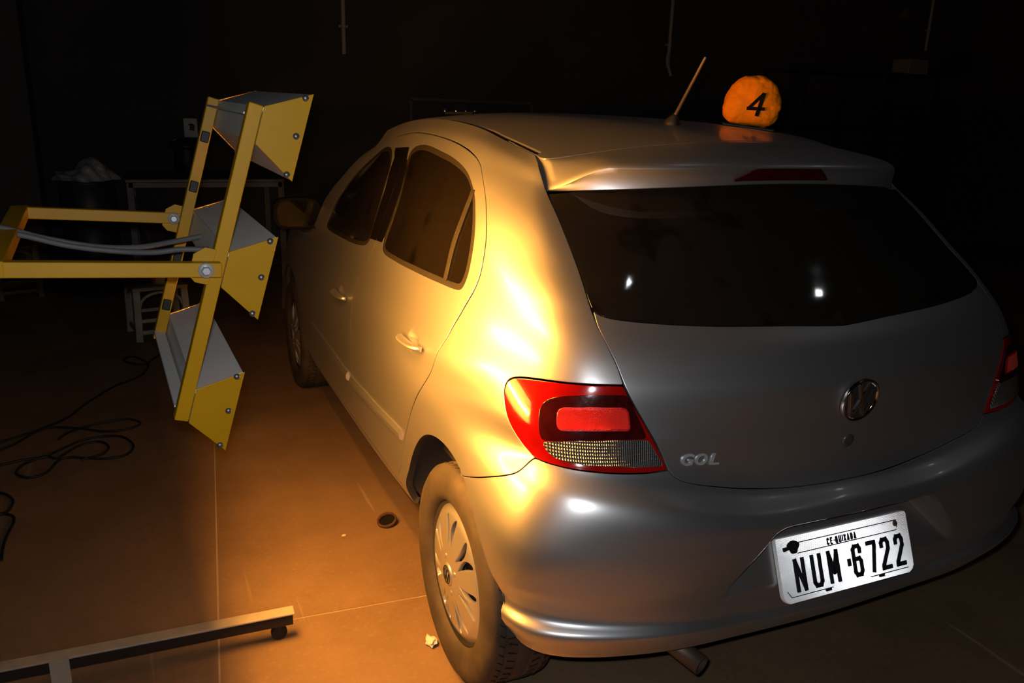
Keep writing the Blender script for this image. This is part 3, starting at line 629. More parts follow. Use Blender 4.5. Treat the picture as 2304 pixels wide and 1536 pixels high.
# wheels
def tyre_mesh():
    b=MB();w=.0925;pr=[(.190,-.074),(.196,-.086),(.215,-.092),(.245,-.0955),(.268,-.092),(.281,-.082)]
    gro=[(-.052,.008),(-.018,.009),(.018,.009),(.052,.008)];x=-.074;top=[(.2862,-.076)]
    for g,hw in gro: top+=[(.2895-abs(g)*.02,g-hw/2-.001),(.2895-abs(g)*.02,g-hw/2),(.2825,g-hw/2+.0005),(.2825,g+hw/2-.0005),(.2895-abs(g)*.02,g+hw/2),(.2895-abs(g)*.02,g+hw/2+.001)]
    top+=[(.2862,.076)];pr=pr+top+[(r,-h) for r,h in pr[::-1]]
    b.lathe([(r,h) for r,h in pr],(0,0,0),(-1,0,0),72);return b
def sipes():
    b=MB()
    for k in range(64):
        a=2*PI*k/64
        for h0,h1 in((-.070,-.058),(-.046,-.024),(.024,.046),(.058,.070)):
            da=.03*(1 if h0<0 else -1);p0=np.array([h0,math.cos(a)*.2893,math.sin(a)*.2893]);p1=np.array([h1,math.cos(a+da)*.2893,math.sin(a+da)*.2893])
            if abs(h0)>.06 or abs(h1)>.06:
                if h0<0:p0=np.array([h0,math.cos(a)*.2862,math.sin(a)*.2862])
                else:p1=np.array([h1,math.cos(a+da)*.2862,math.sin(a+da)*.2862])
            rad=p0*[0,1,1];rad/=np.linalg.norm(rad);b.bar(p0,p1,.0022,.0022,up=rad)
    return b
def hubcap():
    """dished cap, outer face towards -x; slots cut between twelve flat spokes"""
    z=lambda r:-.078-.018*np.cos(np.clip(r/.17,0,1)*PI*.5)**.8+.016*np.clip((r-.150)/.036,0,1)**2
    def sf(u,v): r=np.hypot(u,v);return np.stack([z(r),-u,v],1)
    def nf(u,v,e=1e-3):
        n=np.cross(sf(u+e,v)-sf(u-e,v),sf(u,v+e)-sf(u,v-e));return n/np.linalg.norm(n,axis=1)[:,None]
    t=np.linspace(0,2*PI,90,endpoint=False);out=np.stack([np.cos(t),np.sin(t)],1)*.187;H=[]
    for k in range(14):
        a=2*PI*k/14+.12+(.022 if k%2 else -.022);L0,L1=.066,.160;q=[]
        for s in np.linspace(0,2*PI,22,endpoint=False):
            r=(L0+L1)/2+(L1-L0)/2*math.cos(s);wd=.0060+.0125*(r-L0)/(L1-L0);lean=.010*math.sin((r-L0)/(L1-L0)*PI)*(1 if k%2 else -1)
            q.append((r*math.cos(a)-(wd*math.sin(s)+lean)*math.sin(a),r*math.sin(a)+(wd*math.sin(s)+lean)*math.cos(a)))
        H.append(np.array(q))
    return panel('hubcap',out,M['hub'],None,holes=H,side='R',surf=sf,nrm=nf,gap=0,sp=(.008,.008),rim=.012,bev=.002)[0]
hb=hubcap()
def wheel_badge_strokes(w=1.0):
    """round emblem with stacked V and W strokes: polygons in a unit circle"""
    def st(p,q,t):
        p=np.array(p,float);q=np.array(q,float);d=(q-p)/np.linalg.norm(q-p);n=np.array([-d[1],d[0]])*t/2;return [p+n,p-n,q-n,q+n]
    T=.15;return [st((-.30,.86),(0,.10),T),st((.30,.86),(0,.10),T),st((-.74,.48),(-.36,-.78),T),st((-.36,-.78),(0,.02),T),st((0,.02),(.36,-.78),T),st((.36,-.78),(.74,.48),T)]
def badge(c,ex,ey,ez,r,parent,names,mats,th=.004):
    c,ex,ey,ez=[np.array(t,float) for t in(c,ex,ey,ez)]
    b=MB();t=np.linspace(0,2*PI,40,endpoint=False);b.prism([(r*.97*math.cos(a),r*.97*math.sin(a)) for a in t],ex,ey,c-ez*.002,ez,.0035)
    o=b.build(names[0],mats[0],None,recalc=True);A_(o,parent)
    b=MB();b.lathe([(r*.84,.002),(r*.87,th),(r*.93,th*1.35),(r*.985,th),(r,-.002)],c,ez,48)
    for s in wheel_badge_strokes():
        s=[(p[0]*r*.93,p[1]*r*.93) for p in s];ar=sum(s[i][0]*s[(i+1)%4][1]-s[(i+1)%4][0]*s[i][1] for i in range(4));s=s if ar>0 else s[::-1]
        b.prism(s,ex,ey,c+ez*.001,ez,th)
    q=b.build(names[1],mats[1],None,bevel=.0007,recalc=True);A_(q,o);return o
ty=tyre_mesh();si=sipes();wheels=[]
w0=ty.build('wheel',M['tyre'],None,recalc=True);sip0=si.build('tread_sipes',M['rubber'],None);sip0['kind']='stuff'
b=MB();b.lathe([(.03,-.055),(.17,-.055),(.188,-.075),(.192,-.070),(.192,.06),(.15,.065)],(0,0,0),(1,0,0),48);disc0=b.build('wheel_rim',M['seam_dark'] if 'seam_dark' in M else M['rim_dark'],None,recalc=True)
b=MB();b.lathe([(0,-.1005),(.026,-.1000),(.030,-.097),(.031,-.088)],(0,0,0),(1,0,0),32);cap0=b.build('hub_centre',M['hub'],None,recalc=True)
b=MB()
for s in wheel_badge_strokes():
    s=[(p[0]*.022,p[1]*.022) for p in s];b.prism(s,(0,-1,0),(0,0,1),(-.0995,0,0),(-1,0,0),.0022)
b.lathe([(.022,-.1000),(.0235,-.1022),(.025,-.1000)],(0,0,0),(1,0,0),32)
emb0=b.build('hub_emblem',M['black'],None,recalc=True)
nuts=[]
for k in range(4):
    b=MB();a=PI/4+k*PI/2+.3;p=np.array([-.092,.048*math.cos(a),.048*math.sin(a)]);b.lathe([(0,-.005),(.006,-.0045),(.0085,.0),(.0085,.012)],p,(1,0,0),12);nuts.append(b.build('lug_boss',M['hub'],None,recalc=True))
for wi,(wy,sd) in enumerate(((.567,-1),(3.034,-1),(.567,1),(3.034,1))):
    if wi==0: w=w0;kids=[sip0,disc0,hb,cap0,emb0]+nuts
    else:
        w=w0.copy();COL.objects.link(w);kids=[]
        for o in(sip0,disc0,hb,cap0,emb0,*nuts): c=o.copy();COL.objects.link(c);kids.append(c)
    w.location=(sd*.708,wy,.2885);w.rotation_euler=(0.15 if wi==1 else 0,0,0 if sd<0 else PI)
    wheels.append((w,kids))
bpy.context.view_layer.update()
for w,kids in wheels:
    attach(w)
    for c in kids: c.parent=w
# door mirrors
for sd in(-1,1):
    b=MB();t=np.linspace(0,2*PI,28,endpoint=False)
    rings=[]
    for yy,s in((2.52,.30),(2.515,.62),(2.495,.86),(2.46,.98),(2.425,1.0),(2.41,.97),(2.408,.9)):
        for a in t:
            ca,sa=math.cos(a),math.sin(a);x=.105*s*np.sign(ca)*abs(ca)**.55;z=.070*s*np.sign(sa)*abs(sa)**.6
            rings.append((sd*(.852+x),yy,1.005+z-.012*(x/.1)*0))
    n=28;F=[(i*n+k,i*n+(k+1)%n,(i+1)*n+(k+1)%n,(i+1)*n+k) for i in range(6) for k in range(n)]+[tuple(range(n))[::-1],tuple(range(6*n,7*n))]
    b.add(rings,F,True);mo_=A_(b.build('door_mirror',M['matt'],None,recalc=True))
    b=MB();b.add([(p[0]*1.0+(-sd*.0),2.4065,p[2]) for p in rings[5*n:6*n]],[tuple(range(n))]);
    b=MB();b.prism([(.088*np.sign(math.cos(a))*abs(math.cos(a))**.55,.056*np.sign(math.sin(a))*abs(math.sin(a))**.6) for a in t],(1,0,0),(0,0,1),(sd*.852,2.407,1.005),(0,-1,0),.002);A_(b.build('mirror_glass',mat('mirror_glass',(.004,.004,.004),.02,0,spec=.03),None,recalc=True),mo_)
    b=MB();b.bar((sd*.72,2.44,.958),(sd*.79,2.445,.965),.05,.03);A_(b.build('mirror_arm',M['black'],None,bevel=.006),mo_)
# aerial
b=MB();b.lathe([(.026,-.006),(.024,.004),(.017,.014),(.010,.024),(.0075,.03),(0,.031)],(0,.88,1.441),(0,-.35,.94),24);ae=A_(b.build('roof_aerial',M['black'],None,recalc=True))
p0=np.array([0,.874,1.458]);p1=np.array([0,.747,1.622]);b=MB();b.tube([p0+(p1-p0)*t for t in(0,.04,.3,.7,.97,1)],[.0062,.0055,.0050,.0044,.0042,.003],10);A_(b.build('aerial_rod',mat('aerial_brown',(.07,.045,.03),.45),None),ae)
# tailgate badge, name letters, lock
def on(u,v,off=0,sd=-1):
    p=S([u],[v])[0];n=N(np.array([u]),np.array([v]))[0];sg=np.array([sd,1,1]);return (p+n*off)*sg,n*sg
c,n=on(.001,UV['emblem'][0][1],.004);n=np.array([0,n[1],n[2]]);n/=np.linalg.norm(n);ez=n;ex=np.array([1,0,0]);ey=np.cross(ez,ex);c[0]=.002
bd=badge(c,ex,ey,ez,.0545,car,('tailgate_badge','badge_strokes'),(mat('badge_black',(.02,.02,.022),.15,coat=1),M['chrome']),.0045)
c,n=on(.003,UV['lock'][0][1]);b=MB();b.lathe([(.0165,-.004),(.0165,.002),(.0145,.0035),(.006,.003),(0,.0022)],(0,c[1],c[2]),(0,n[1],n[2]),24);A_(b.build('tailgate_lock',mat('lock_grey',(.10,.10,.105),.35,.6),None,recalc=True))
def text_mesh(txt,size,extr,bold=0,shear=0):
    cu=bpy.data.curves.new('t','FONT');cu.body=txt;cu.size=size;cu.extrude=extr;cu.offset=bold;cu.shear=shear;cu.resolution_u=6
    o=bpy.data.objects.new('t',cu);COL.objects.link(o);bpy.context.view_layer.update()
    me=bpy.data.meshes.new_from_object(o.evaluated_get(bpy.context.evaluated_depsgraph_get()));bpy.data.objects.remove(o);return me
def place_text(name,txt,c,ex,ey,ez,w,h,extr,mt,parent,bold=0,shear=0):
    me=text_mesh(txt,1,.5,bold,shear);v=np.array([tuple(q.co) for q in me.vertices]);lo_,hi_=v.min(0),v.max(0);v=(v-(lo_+hi_)/2)/(hi_-lo_)
    X=np.array(c)+v[:,:1]*w*np.array(ex)+v[:,1:2]*h*np.array(ey)+(v[:,2:]+.5)*extr*np.array(ez)
    me.vertices.foreach_set('co',X.ravel());me.update();me.name=name;o=link(name,me,mt,None);A_(o,parent);return o
c0,n0=on(*UV['gol'][0],.0005);c1,_=on(*UV['gol'][1],.0005);ex=c1-c0;wl=np.linalg.norm(ex);ex/=wl;ey=np.cross(n0,ex);ey/=np.linalg.norm(ey);ez=np.cross(ex,ey)
for i,(ch,a) in enumerate((('G',.165),('O',.50),('L',.83))): place_text('badge_letter',ch,c0+ex*wl*a+ey*.008,ex,ey,ez,wl*(.30 if ch!='L' else .25),0.026,.0035,M['steel'],car,bold=.03,shear=.15)
# licence plate: retro-reflective corner-cube sheet, frame, characters
pn=np.array([0,-math.cos(PT),math.sin(PT)]);pr=-.0069;pex=np.array([math.cos(pr),0,math.sin(pr)]);pey=np.cross(pn,pex);pn=np.cross(pex,pey)
def PP(x,y,h=0): return PLC+pex*x+pey*y+pn*h
PW,PH=.414,.150
def rrect(w,h,r,n=6,tl=None):
    q=[]
    for cx,cy,a0,rr in((w/2,h/2,0,.008),(-w/2,h/2,PI/2,.004),(-w/2,-h/2,PI,r),(w/2,-h/2,1.5*PI,r)):
        for k in range(n+1):
            a=a0+PI/2*k/n;q.append((cx-math.copysign(rr,cx)+rr*math.cos(a),cy-math.copysign(rr,cy)+rr*math.sin(a)))
    return q
b=MB();b.prism(rrect(PW,PH,.024),pex,pey,PP(0,0,-.010),pn,.008);plate=A_(b.build('licence_plate',mat('plate_white',(.80,.80,.80),.45),None,recalc=True))
retro=retro_mat('retroreflective_sheet',(.97,.97,.97),.17,.12)
A_(cube_sheet(rrect(PW-.002,PH-.002,.024),.0016,lambda x,y,h:PLC+x[:,None]*pex+y[:,None]*pey+(h+.0005)[:,None]*pn,170,'reflective_sheet',retro),plate)
HT=.0034
ink=mat('plate_ink',(.012,.012,.016),.6)
GL={'N':[[(0,0),(0,1)],[(0,1),(.62,0)],[(.62,0),(.62,1)]],'U':[[(0,1),(0,.12),(.12,0),(.5,0),(.62,.12),(.62,1)]],'M':[[(0,0),(0,1)],[(0,1),(.34,.30)],[(.34,.30),(.68,1)],[(.68,1),(.68,0)]],
 '6':[[(.58,.80),(.58,.9),(.48,1),(.12,1),(0,.9),(0,.12),(.12,0),(.48,0),(.6,.12),(.6,.45),(.48,.56),(.02,.56)]],'7':[[(0,1),(.6,1),(.6,.86),(.30,0)]],
 '2':[[(0,.78),(0,.9),(.12,1),(.46,1),(.58,.88),(.58,.66),(0,.10),(0,0)],[(-.06,0),(.62,0)]],'.':[[(0,.44),(0,.56)]],
 'C':[[(.5,.85),(.4,1),(.12,1),(0,.9),(0,.1),(.12,0),(.4,0),(.5,.15)]],'E':[[(.5,1),(0,1),(0,0),(.5,0)],[(0,.5),(.4,.5)]],'-':[[(0,.5),(.3,.5)]],'Q':[[(.12,0),(0,.12),(0,.88),(.12,1),(.42,1),(.54,.88),(.54,.12),(.42,0),(.12,0)],[(.34,.22),(.58,-.06)]],
 'I':[[(0,0),(0,1)]],'X':[[(0,0),(.56,1)],[(0,1),(.56,0)]],'A':[[(0,0),(.28,1),(.56,0)],[(.1,.33),(.46,.33)]],'D':[[(0,0),(0,1),(.36,1),(.54,.8),(.54,.2),(.36,0),(0,0)]]}
def glyph(ch,x,y,h,wsc,t,name,parent,thick=.0022):
    b=MB()
    for stp in GL[ch]:
        pts=[np.array([x+p[0]*h*wsc,y+p[1]*h]) for p in stp]
        for i in range(len(pts)-1):
            d=pts[i+1]-pts[i];l=np.linalg.norm(d);d/=l;n=np.array([-d[1],d[0]])*t/2;e=d*t*.42
            q=[pts[i]+n-e,pts[i]-n-e,pts[i+1]-n+e,pts[i+1]+n+e];b.prism([tuple(v) for v in q][::1],pex,pey,PP(0,0,HT),pn,thick)
    return A_(b.build(name,ink,None,recalc=True),parent)
xp=-.163
for ch,adv in zip('NUM.6722',(.0505,.0505,.0545,.022,.0475,.0445,.0475,.05)):
    glyph(ch,xp+(.006 if ch=='.' else 0),-.047,.066,.54,.0098 if ch!='.' else .010,'plate_character' if ch!='.' else 'plate_dot',plate);xp+=adv
xp=-.058
for ch in 'CE-QUIXADA':
    glyph(ch,xp,.038,.013,.62,.0026,'town_character',plate,.0016);xp+=.0052 if ch in'-I' else .0106
b=MB()
for x0,y0,x1,y1 in((-.15,.0345,.165,.0345),(-.15,.0585,.168,.0585),(.168,.0585,.168,.04),(-.185,-.060,-.06,-.060),(.06,-.060,.185,-.060)):
    b.bar(PP(x0,y0,HT),PP(x1,y1,HT),.0013,.0016,up=pn)
b.bar(PP(-.195,-.045,HT),PP(-.185,-.060,HT),.0013,.0016,up=pn)
A_(b.build('frame_groove',mat('groove_grey',(.09,.10,.11),.6),None),plate)
b=MB();b.prism([(.016*math.cos(t)*(1+.25*math.sin(3*t)),.015*math.sin(t)) for t in np.linspace(0,2*PI,14,endpoint=False)],pex,pey,PP(-.160,.050,HT-.001),pn,.003);b.bar(PP(-.19,.048,HT),PP(-.165,.050,HT),.008,.003,up=pn);A_(b.build('plate_seal',M['black'],None,recalc=True),plate)
b=MB();b.lathe([(0,.003),(.006,.0022),(.0075,0)],PP(.165,.050,HT-.001),pn,12);A_(b.build('plate_screw',mat('rusty_screw',(.16,.05,.03),.6,.4),None,recalc=True),plate)
for x in(-.075,.095):
    b=MB();b.box(PP(x,-.0625,HT),(.017,.005,.003),(pex,pey,pn));A_(b.build('frame_slot',M['black'],None),plate)
# exhaust tip
b=MB();e0=np.array([-.41,.20,.268]);e1=np.array([-.362,.065,.243]);d=(e1-e0)/np.linalg.norm(e1-e0);b.lathe([(.019,-.16),(.024,-.15),(.024,0),(.0215,0),(.0215,-.08)],e1,d,24);A_(b.build('exhaust_tip',mat('exhaust_steel',(.12,.085,.06),.5,.7),None,recalc=True))
# ------------------------------------------------------------------ infrared drying lamp on its stand
LO=np.array([-1.32046,0.34529,1.16546]);LA=np.array([.27781,-.00389,.96063]);LN=np.array([.95926,.05460,-.27719]);LY=np.array([-.05137,.99850,.01890])
HF,HB,HD,SPC,LL=0.1579,0.0634,0.0735,0.2664,.575
def lp(a,n,y): return LO+a*LA+n*LN+y*LY
M['tube']=mat('glowing_quartz',(.8,.4,.1),.3,emit=AMBER,estr=TUBE_STRENGTH)
stand=empty('drying_lamp_stand',(-1.98,.72,0),'yellow framed drying lamp with three angled heads facing the silver car','lamp stand')
bpy.context.view_layer.update()
def AS(o,p=None):
    return attach(o,p or stand)
for y in(.011,LL-.011):
    b=MB();b.bar(lp(-.298,-.0150,y),lp(.300,-.0150,y),.025,.025,up=LN);AS(b.build('frame_bar',M['yellow'],None,bevel=.002))
for a in(-.288,.288,):
    b=MB();b.bar(lp(a*.97,-.017,.024),lp(a*.97,-.017,LL-.024),.004,.024,up=LN);AS(b.build('frame_tie',M['hood'],None))
for k in(-1,0,1):
    ac=k*SPC;b=MB();t=.0018
    sec=[(ac+HF/2,HD),(ac+HB/2,0),(ac-HB/2,0),(ac-HF/2,HD)]
    sin_=[(ac+HF/2-.002,HD),(ac+HB/2-.001,.002),(ac-HB/2+.001,.002),(ac-HF/2+.002,HD)]
    V=[lp(a,n,y) for y in(.003,LL-.003) for a,n in sec];F=[(i,i+1,5+i,4+i) for i in range(3)];b.add(V,F)
    b.bar(lp(ac+HB/2-.004,-.001,.004),lp(ac+HB/2-.004,-.001,LL-.004),.004,.008,up=LA)
    hd=AS(b.build('lamp_head',M['hood'],None,recalc=True));hd.modifiers.new('s','SOLIDIFY').thickness=.0016
    b=MB();V=[lp(a,n,y) for y in(.005,LL-.005) for a,n in sin_];b.add(V,[(4+i,5+i,i+1,i) for i in range(3)]);AS(b.build('reflector_trough',M['reflector_in'],None),hd)
    for y,sg in((0,-1),(LL,1)):
        b=MB();q=[(ac+HF/2+.002,HD+.003),(ac+HB/2+.002,-.0015),(ac-HB/2-.002,-.0015),(ac-HF/2-.002,HD+.003)]
        b.prism(q,LA,LN,lp(0,0,y-.0015),LY,.003);pl=AS(b.build('side_plate',M['yellow'],None,bevel=.0008,recalc=True),hd)
        for a in(.44,0,-.45):
            b=MB();b.lathe([(0,.0048),(.0035,.0044),(.0055,.0026),(.0062,0)],lp(ac+a*HF,HD*.87,y+sg*.0015),LY*sg,14);AS(b.build('rivet',M['bolt'],None),hd)
    b=MB();b.tube([lp(ac,.048,.03),lp(ac,.048,LL-.03)],.006,16);AS(b.build('heater_tube',M['tube'],None),hd)
    for y in(.018,LL-.018):
        b=MB();b.tube([lp(ac,.048,y-.013),lp(ac,.048,y+.013)],.009,12);AS(b.build('tube_socket',M['steel'],None),hd)
for y,sg in((-.003,-1),(LL+.003,1)):
    b=MB();q=[(.033,-.025),(.033,-.044),(.017,-.061),(-.023,-.061),(-.033,-.048),(-.033,-.025)]
    b.prism(q,LA,LN,lp(.0,0,y-.004 if sg<0 else y),LY,.004);AS(b.build('pivot_bracket',M['yellow'],None,bevel=.0008,recalc=True))
def armdir(y): return (np.array((-1.6631,0.3171,1.1906))-np.array((-1.3564,0.3334,1.1723))) if y==0 else (np.array((-1.6986,0.9007,1.2078))-np.array((-1.3881,0.9170,1.1867)))
ends=[]
for y,p,sg in((0,np.array((-1.3564,0.3229,1.1723)),-1),(1,np.array((-1.3881,0.9285,1.1872)),1)):
    d=armdir(y);d/=np.linalg.norm(d);a0=p-d*.026;a1=p+d*.331;ends.append(a1)
    b=MB();b.bar(a0,a1,.024,.026,up=(0,0,1));AS(b.build('yoke_arm',M['yellow'],None,bevel=.002))
    b=MB();nn=np.array([0,-1.,0]);c=p+nn*.0125 if y==0 else p+nn*.020
    if y==1:c=np.array((-1.3881,0.9113,1.1872))
    b.lathe([(0,.0025),(.0125,.0025),(.0135,.001),(.0135,0)],c,nn,28);b.lathe([(0,.0095),(.0065,.0095),(.0085,.0075),(.0088,.002)],c,nn,6,smooth=False)
    b.tube([c,c+np.array([0,.02,0])],.004,8);AS(b.build('pivot_bolt',M['steel'],None))
b=MB();b.bar(ends[0]+np.array([.012,-.012,0]),ends[1]+np.array([.012,.012,0]),.034,.026,up=(0,0,1));AS(b.build('yoke_crossbar',M['yellow'],None,bevel=.002))
mid=(ends[0]+ends[1])/2
b=MB();b.bar(mid+np.array([-.005,0,0]),(-2.0,.72,1.2),.04,.04);AS(b.build('boom',M['yellow'],None,bevel=.003))
b=MB();b.bar((-2.02,.72,.07),(-2.02,.72,1.45),.05,.05,up=(1,0,0));AS(b.build('mast',M['yellow'],None,bevel=.003))
for y0_,y1_ in((.872,.849),(.36,.337)):
    b=MB();b.bar((-2.12,y0_+.008,.089),(-1.163,y1_,.089),.040,.006);lg=AS(b.build('base_leg',M['bar'],None,bevel=.002))
    b=MB();b.bar((-2.12,y0_+.008,.070),(-1.168,y1_,.070),.030,.032);AS(b.build('leg_web',M['leg_shade'],None),lg)  # web coloured dark as the channel's shaded inside
    for x in(-1.205,-2.05):
        b=MB();b.lathe([(.006,-.008),(.020,-.009),(.0225,-.006),(.0225,.006),(.020,.009),(.006,.008)],(x,(y0_+y1_)/2,.0226),(0,1,0),20);b.bar((x,(y0_+y1_)/2-.012,.02),(x,(y0_+y1_)/2-.012,.058),.012,.003,up=(0,1,0));b.bar((x,(y0_+y1_)/2+.012,.02),(x,(y0_+y1_)/2+.012,.058),.012,.003,up=(0,1,0));AS(b.build('caster',M['black'],None,recalc=True),lg)
b=MB();b.bar((-2.02,.33,.098),(-2.02,.93,.098),.05,.02);AS(b.build('base_plate',M['bar'],None,bevel=.003))
b=MB();b.bar((-1.745,.845,.02),(-1.745,.845,.092),.045,.006,up=(0,1,0));AS(b.build('leg_bracket',M['bar'],None,bevel=.001))
for a in(.208,.088,-.086,-.207):
    b=MB();b.box(lp(a,-.0155,LL-.026),(.026,.018,.010),(LA,LN,LY));AS(b.build('rubber_pad',M['black'],None,bevel=.002))
def bez(pts,n=40):
    P=np.array(pts,float);Q=np.vstack([2*P[0]-P[1],P,2*P[-1]-P[-2]]);o=[]
    for i in range(1,len(Q)-2):
        for t in np.linspace(0,1,n//(len(P)-1),endpoint=False):
            a,b_,c,d=Q[i-1:i+3];o.append(.5*((2*b_)+(-a+c)*t+(2*a-5*b_+4*c-d)*t*t+(-a+3*b_-3*c+d)*t**3))
    return np.array(o+[P[-1]])
for pts in([lp(-.002,.002,.383),(-1.4015,0.7081,1.1628),(-1.4686,0.6650,1.1608),(-1.5452,0.6314,1.1704),(-1.6315,0.6171,1.1925),(-1.7082,0.6123,1.2174),(-1.86,.70,1.235),(-1.995,.72,1.24)],
           [lp(-.006,.002,.24),(-1.3871,0.5883,1.1656),(-1.4398,0.5979,1.1599),(-1.5069,0.6171,1.1618),(-1.5932,0.6084,1.1781),(-1.6890,0.6046,1.2068),(-1.86,.69,1.225),(-1.995,.71,1.23)]):
    b=MB();b.tube(bez(pts,70),.0058,8);AS(b.build('lamp_cable',M['cable'],None))
# ------------------------------------------------------------------ things on the roof
bc=np.array([.398,1.02]);bz=float(roofH(bc[0],bc[1]));rn=roofN(np.array([bc[0]]),np.array([bc[1]]))[0]
vx=np.array([.80,-.60,0]);vx-=rn*(vx@rn);vx/=np.linalg.norm(vx);vy=np.cross(rn,vx)
bag=empty('roof_marker_bag',(bc[0],bc[1],bz),'puffy yellow fabric marker with a black 4 standing on the car roof','marker');bpy.context.view_layer.update()
def bpnt(x,z,h): return np.array([bc[0],bc[1],bz])+vx*x+rn*z+vy*h
b=MB();n=40;rows=[];NR_=17
def outl(t):   # silhouette: flat base, round top
    ca,sa=math.cos(t),math.sin(t);x=.092*np.sign(ca)*abs(ca)**.93;z=.072+.0955*np.sign(sa)*abs(sa)**1.0
    if sa<0:x=.092*np.sign(ca)*abs(ca)**.40*(1-.10*sa**2);z=.072+.0645*np.sign(sa)*abs(sa)**.62
    return x,z
for i in range(NR_):
    f=-1+2*i/(NR_-1);s=(1-abs(f)**2.6)**.5 if abs(f)<1 else 0
    for k in range(n):
        x,z=outl(2*PI*k/n);s2=.04+.96*s;rows.append(bpnt(x*s2,.0875+(z-.0875)*s2+.003*math.sin(9*x*40+z*60)*s*0,f*.048))
F=[(i*n+k,i*n+(k+1)%n,(i+1)*n+(k+1)%n,(i+1)*n+k) for i in range(NR_-1) for k in range(n)]+[tuple(range(n))[::-1],tuple(range((NR_-1)*n,NR_*n))]
b.add(rows,F,True);o=attach(b.build('fabric_body',M['bag'],None,recalc=True),bag)
md=o.modifiers.new('sub','SUBSURF');md.levels=1;md.render_levels=2
tx=bpy.data.textures.new('folds','CLOUDS');tx.noise_scale=.032;dm=o.modifiers.new('folds','DISPLACE');dm.texture=tx;dm.strength=.011;dm.mid_level=.5
b=MB();b.box(bpnt(0,.0035,0),(.17,.075,.009),(vx,vy,rn));attach(b.build('magnet_base',M['black'],None,bevel=.003),bag)
b=MB()
for p,q,t in(((-.020,-.011),(.014,.033),.0105),((.008,-.032),(.017,.036),.0125),((-.025,-.014),(.026,-.010),.0105)):
    p=np.array(p);q=np.array(q);d=(q-p)/np.linalg.norm(q-p);nn=np.array([-d[1],d[0]])*t/2;b.prism([tuple(p+nn-d*.003),tuple(p-nn-d*.003),tuple(q-nn+d*.003),tuple(q+nn+d*.003)],vx,rn,bpnt(.011,.076,-.0465),-vy,.003)
attach(b.build('printed_number',M['matt'],None,recalc=True),bag)
# clip with bright fittings on the far-left roof edge
cx,cy=-.455,1.47;cz=float(roofH(cx,cy))+.003;clip=empty('small_clamp',(cx,cy,cz),'small black clamp with bright studs lying on the roof edge','clamp');bpy.context.view_layer.update()
b=MB();b.bar((cx-.040,cy+.030,cz+.005),(cx+.040,cy-.030,cz+.007),.012,.009);attach(b.build('clamp_body',M['matt'],None,bevel=.003),clip)
for t in(-.9,-.2,.4,.95):
    b=MB();p=np.array([cx+.045*t,cy-.035*t,cz+.0135+.0015*t]);b.lathe([(0,.007),(.0035,.006),(.005,.003),(.005,-.002)],p,(0,0,1),12);attach(b.build('stud',M['chrome'],None),clip)
# ------------------------------------------------------------------ floor bits
rust=empty('rusty_ring',(-.747,1.385,0),'small rusty metal ring lying on the concrete in front of the rear wheel','ring');bpy.context.view_layer.update()
ax=np.array([-.25,-.22,.94]);ax/=np.linalg.norm(ax)
b=MB();b.lathe([(.031,-.012),(.036,-.006),(.037,.0),(.034,.005),(.030,.004),(.029,-.004),(.030,-.012),(.031,-.012)],(-.747,1.385,.0195),ax,32);attach(b.build('ring_body',mat('rust',(.11,.045,.020),.85,.2,noise=(60,.3,2.4),bump=(90,.6,.004)),None,recalc=True),rust)
b=MB();b.lathe([(.0300,-.0105),(.012,-.0115),(0,-.012)],(-.747,1.385,.0195),ax,24);attach(b.build('ring_hollow_shade',M['matt'],None),rust)  # black disc painted in for the shaded hollow of the ring
def crumb(nm,c,r,col,lab,cat,seed):
    g=np.random.default_rng(seed);bm=bmesh.new();bmesh.ops.create_icosphere(bm,subdivisions=2,radius=1)
    for v in bm.verts:
        k=1+.45*math.sin(5*v.co.x+seed)*math.cos(4*v.co.y+v.co.z*5)+g.uniform(-.15,.15);v.co=Vector((v.co.x*r[0]*k,v.co.y*r[1]*k,v.co.z*r[2]*k))
    zm=min(v.co.z for v in bm.verts)
    for v in bm.verts:v.co.z-=zm
    me=bpy.data.meshes.new(nm);bm.to_mesh(me);bm.free();o=link(nm,me,mat(nm+'_col',col,.8));o.location=c;return tag(o,lab,cat)
crumb('crumpled_paper',(-.812,.678,0),(.016,.020,.010),(.62,.55,.48),'crumpled scrap of white paper beside the left rear tyre','paper',3)
crumb('plaster_chip',(-.912,1.355,0),(.009,.006,.004),(.55,.46,.36),'tiny pale chip of plaster on the floor left of the rusty ring','chip',5)
def floorpt(px,py,h=0):
    d=RC.T@np.array([(px-1152)/1797.4444,-(py-768)/1797.4444,1]);t=(h-CAM[2])/d[2];return CAM+d*t
def cordpath(z,h=.0055):
    P=[floorpt(x/3.071,760+y/3.071,h) for x,y in z];return bez(P,len(P)*8)
cords=[('black power cord running diagonally across the dark floor towards the stool',[(1160,85),(1080,130),(1010,180),(940,180),(870,165),(862,140),(930,130),(1020,175),(1000,235),(930,280),(800,330),(640,425),(560,480),(450,560),(250,640),(0,720),(-160,770)]),
('black cord lying in several loops on the floor left of the lamp stand',[(-150,920),(0,880),(150,845),(300,820),(430,765),(560,710),(700,680),(830,680),(910,720),(915,770),(850,815),(720,835),(600,830),(480,825),(400,850),(320,930),(200,965),(115,940),(140,890),(220,850),(330,820),(390,832),(480,780),(580,730),(690,715),(750,750),(720,795),(640,822),(560,842)]),
('thin black cord folded in a long narrow loop behind the coiled cord',[(-150,850),(0,775),(100,735),(210,670),(330,620),(480,620),(600,630),(700,645),(820,640),(930,615),(970,585),(880,560),(740,580),(600,610),(480,650),(400,700)]),
('short black cord curling at the left edge above the base leg',[(-140,1060),(0,1070),(60,1090),(90,1130),(60,1190),(0,1220),(30,1215),(90,1232),(92,1280),(50,1360),(20,1450),(10,1536)])]
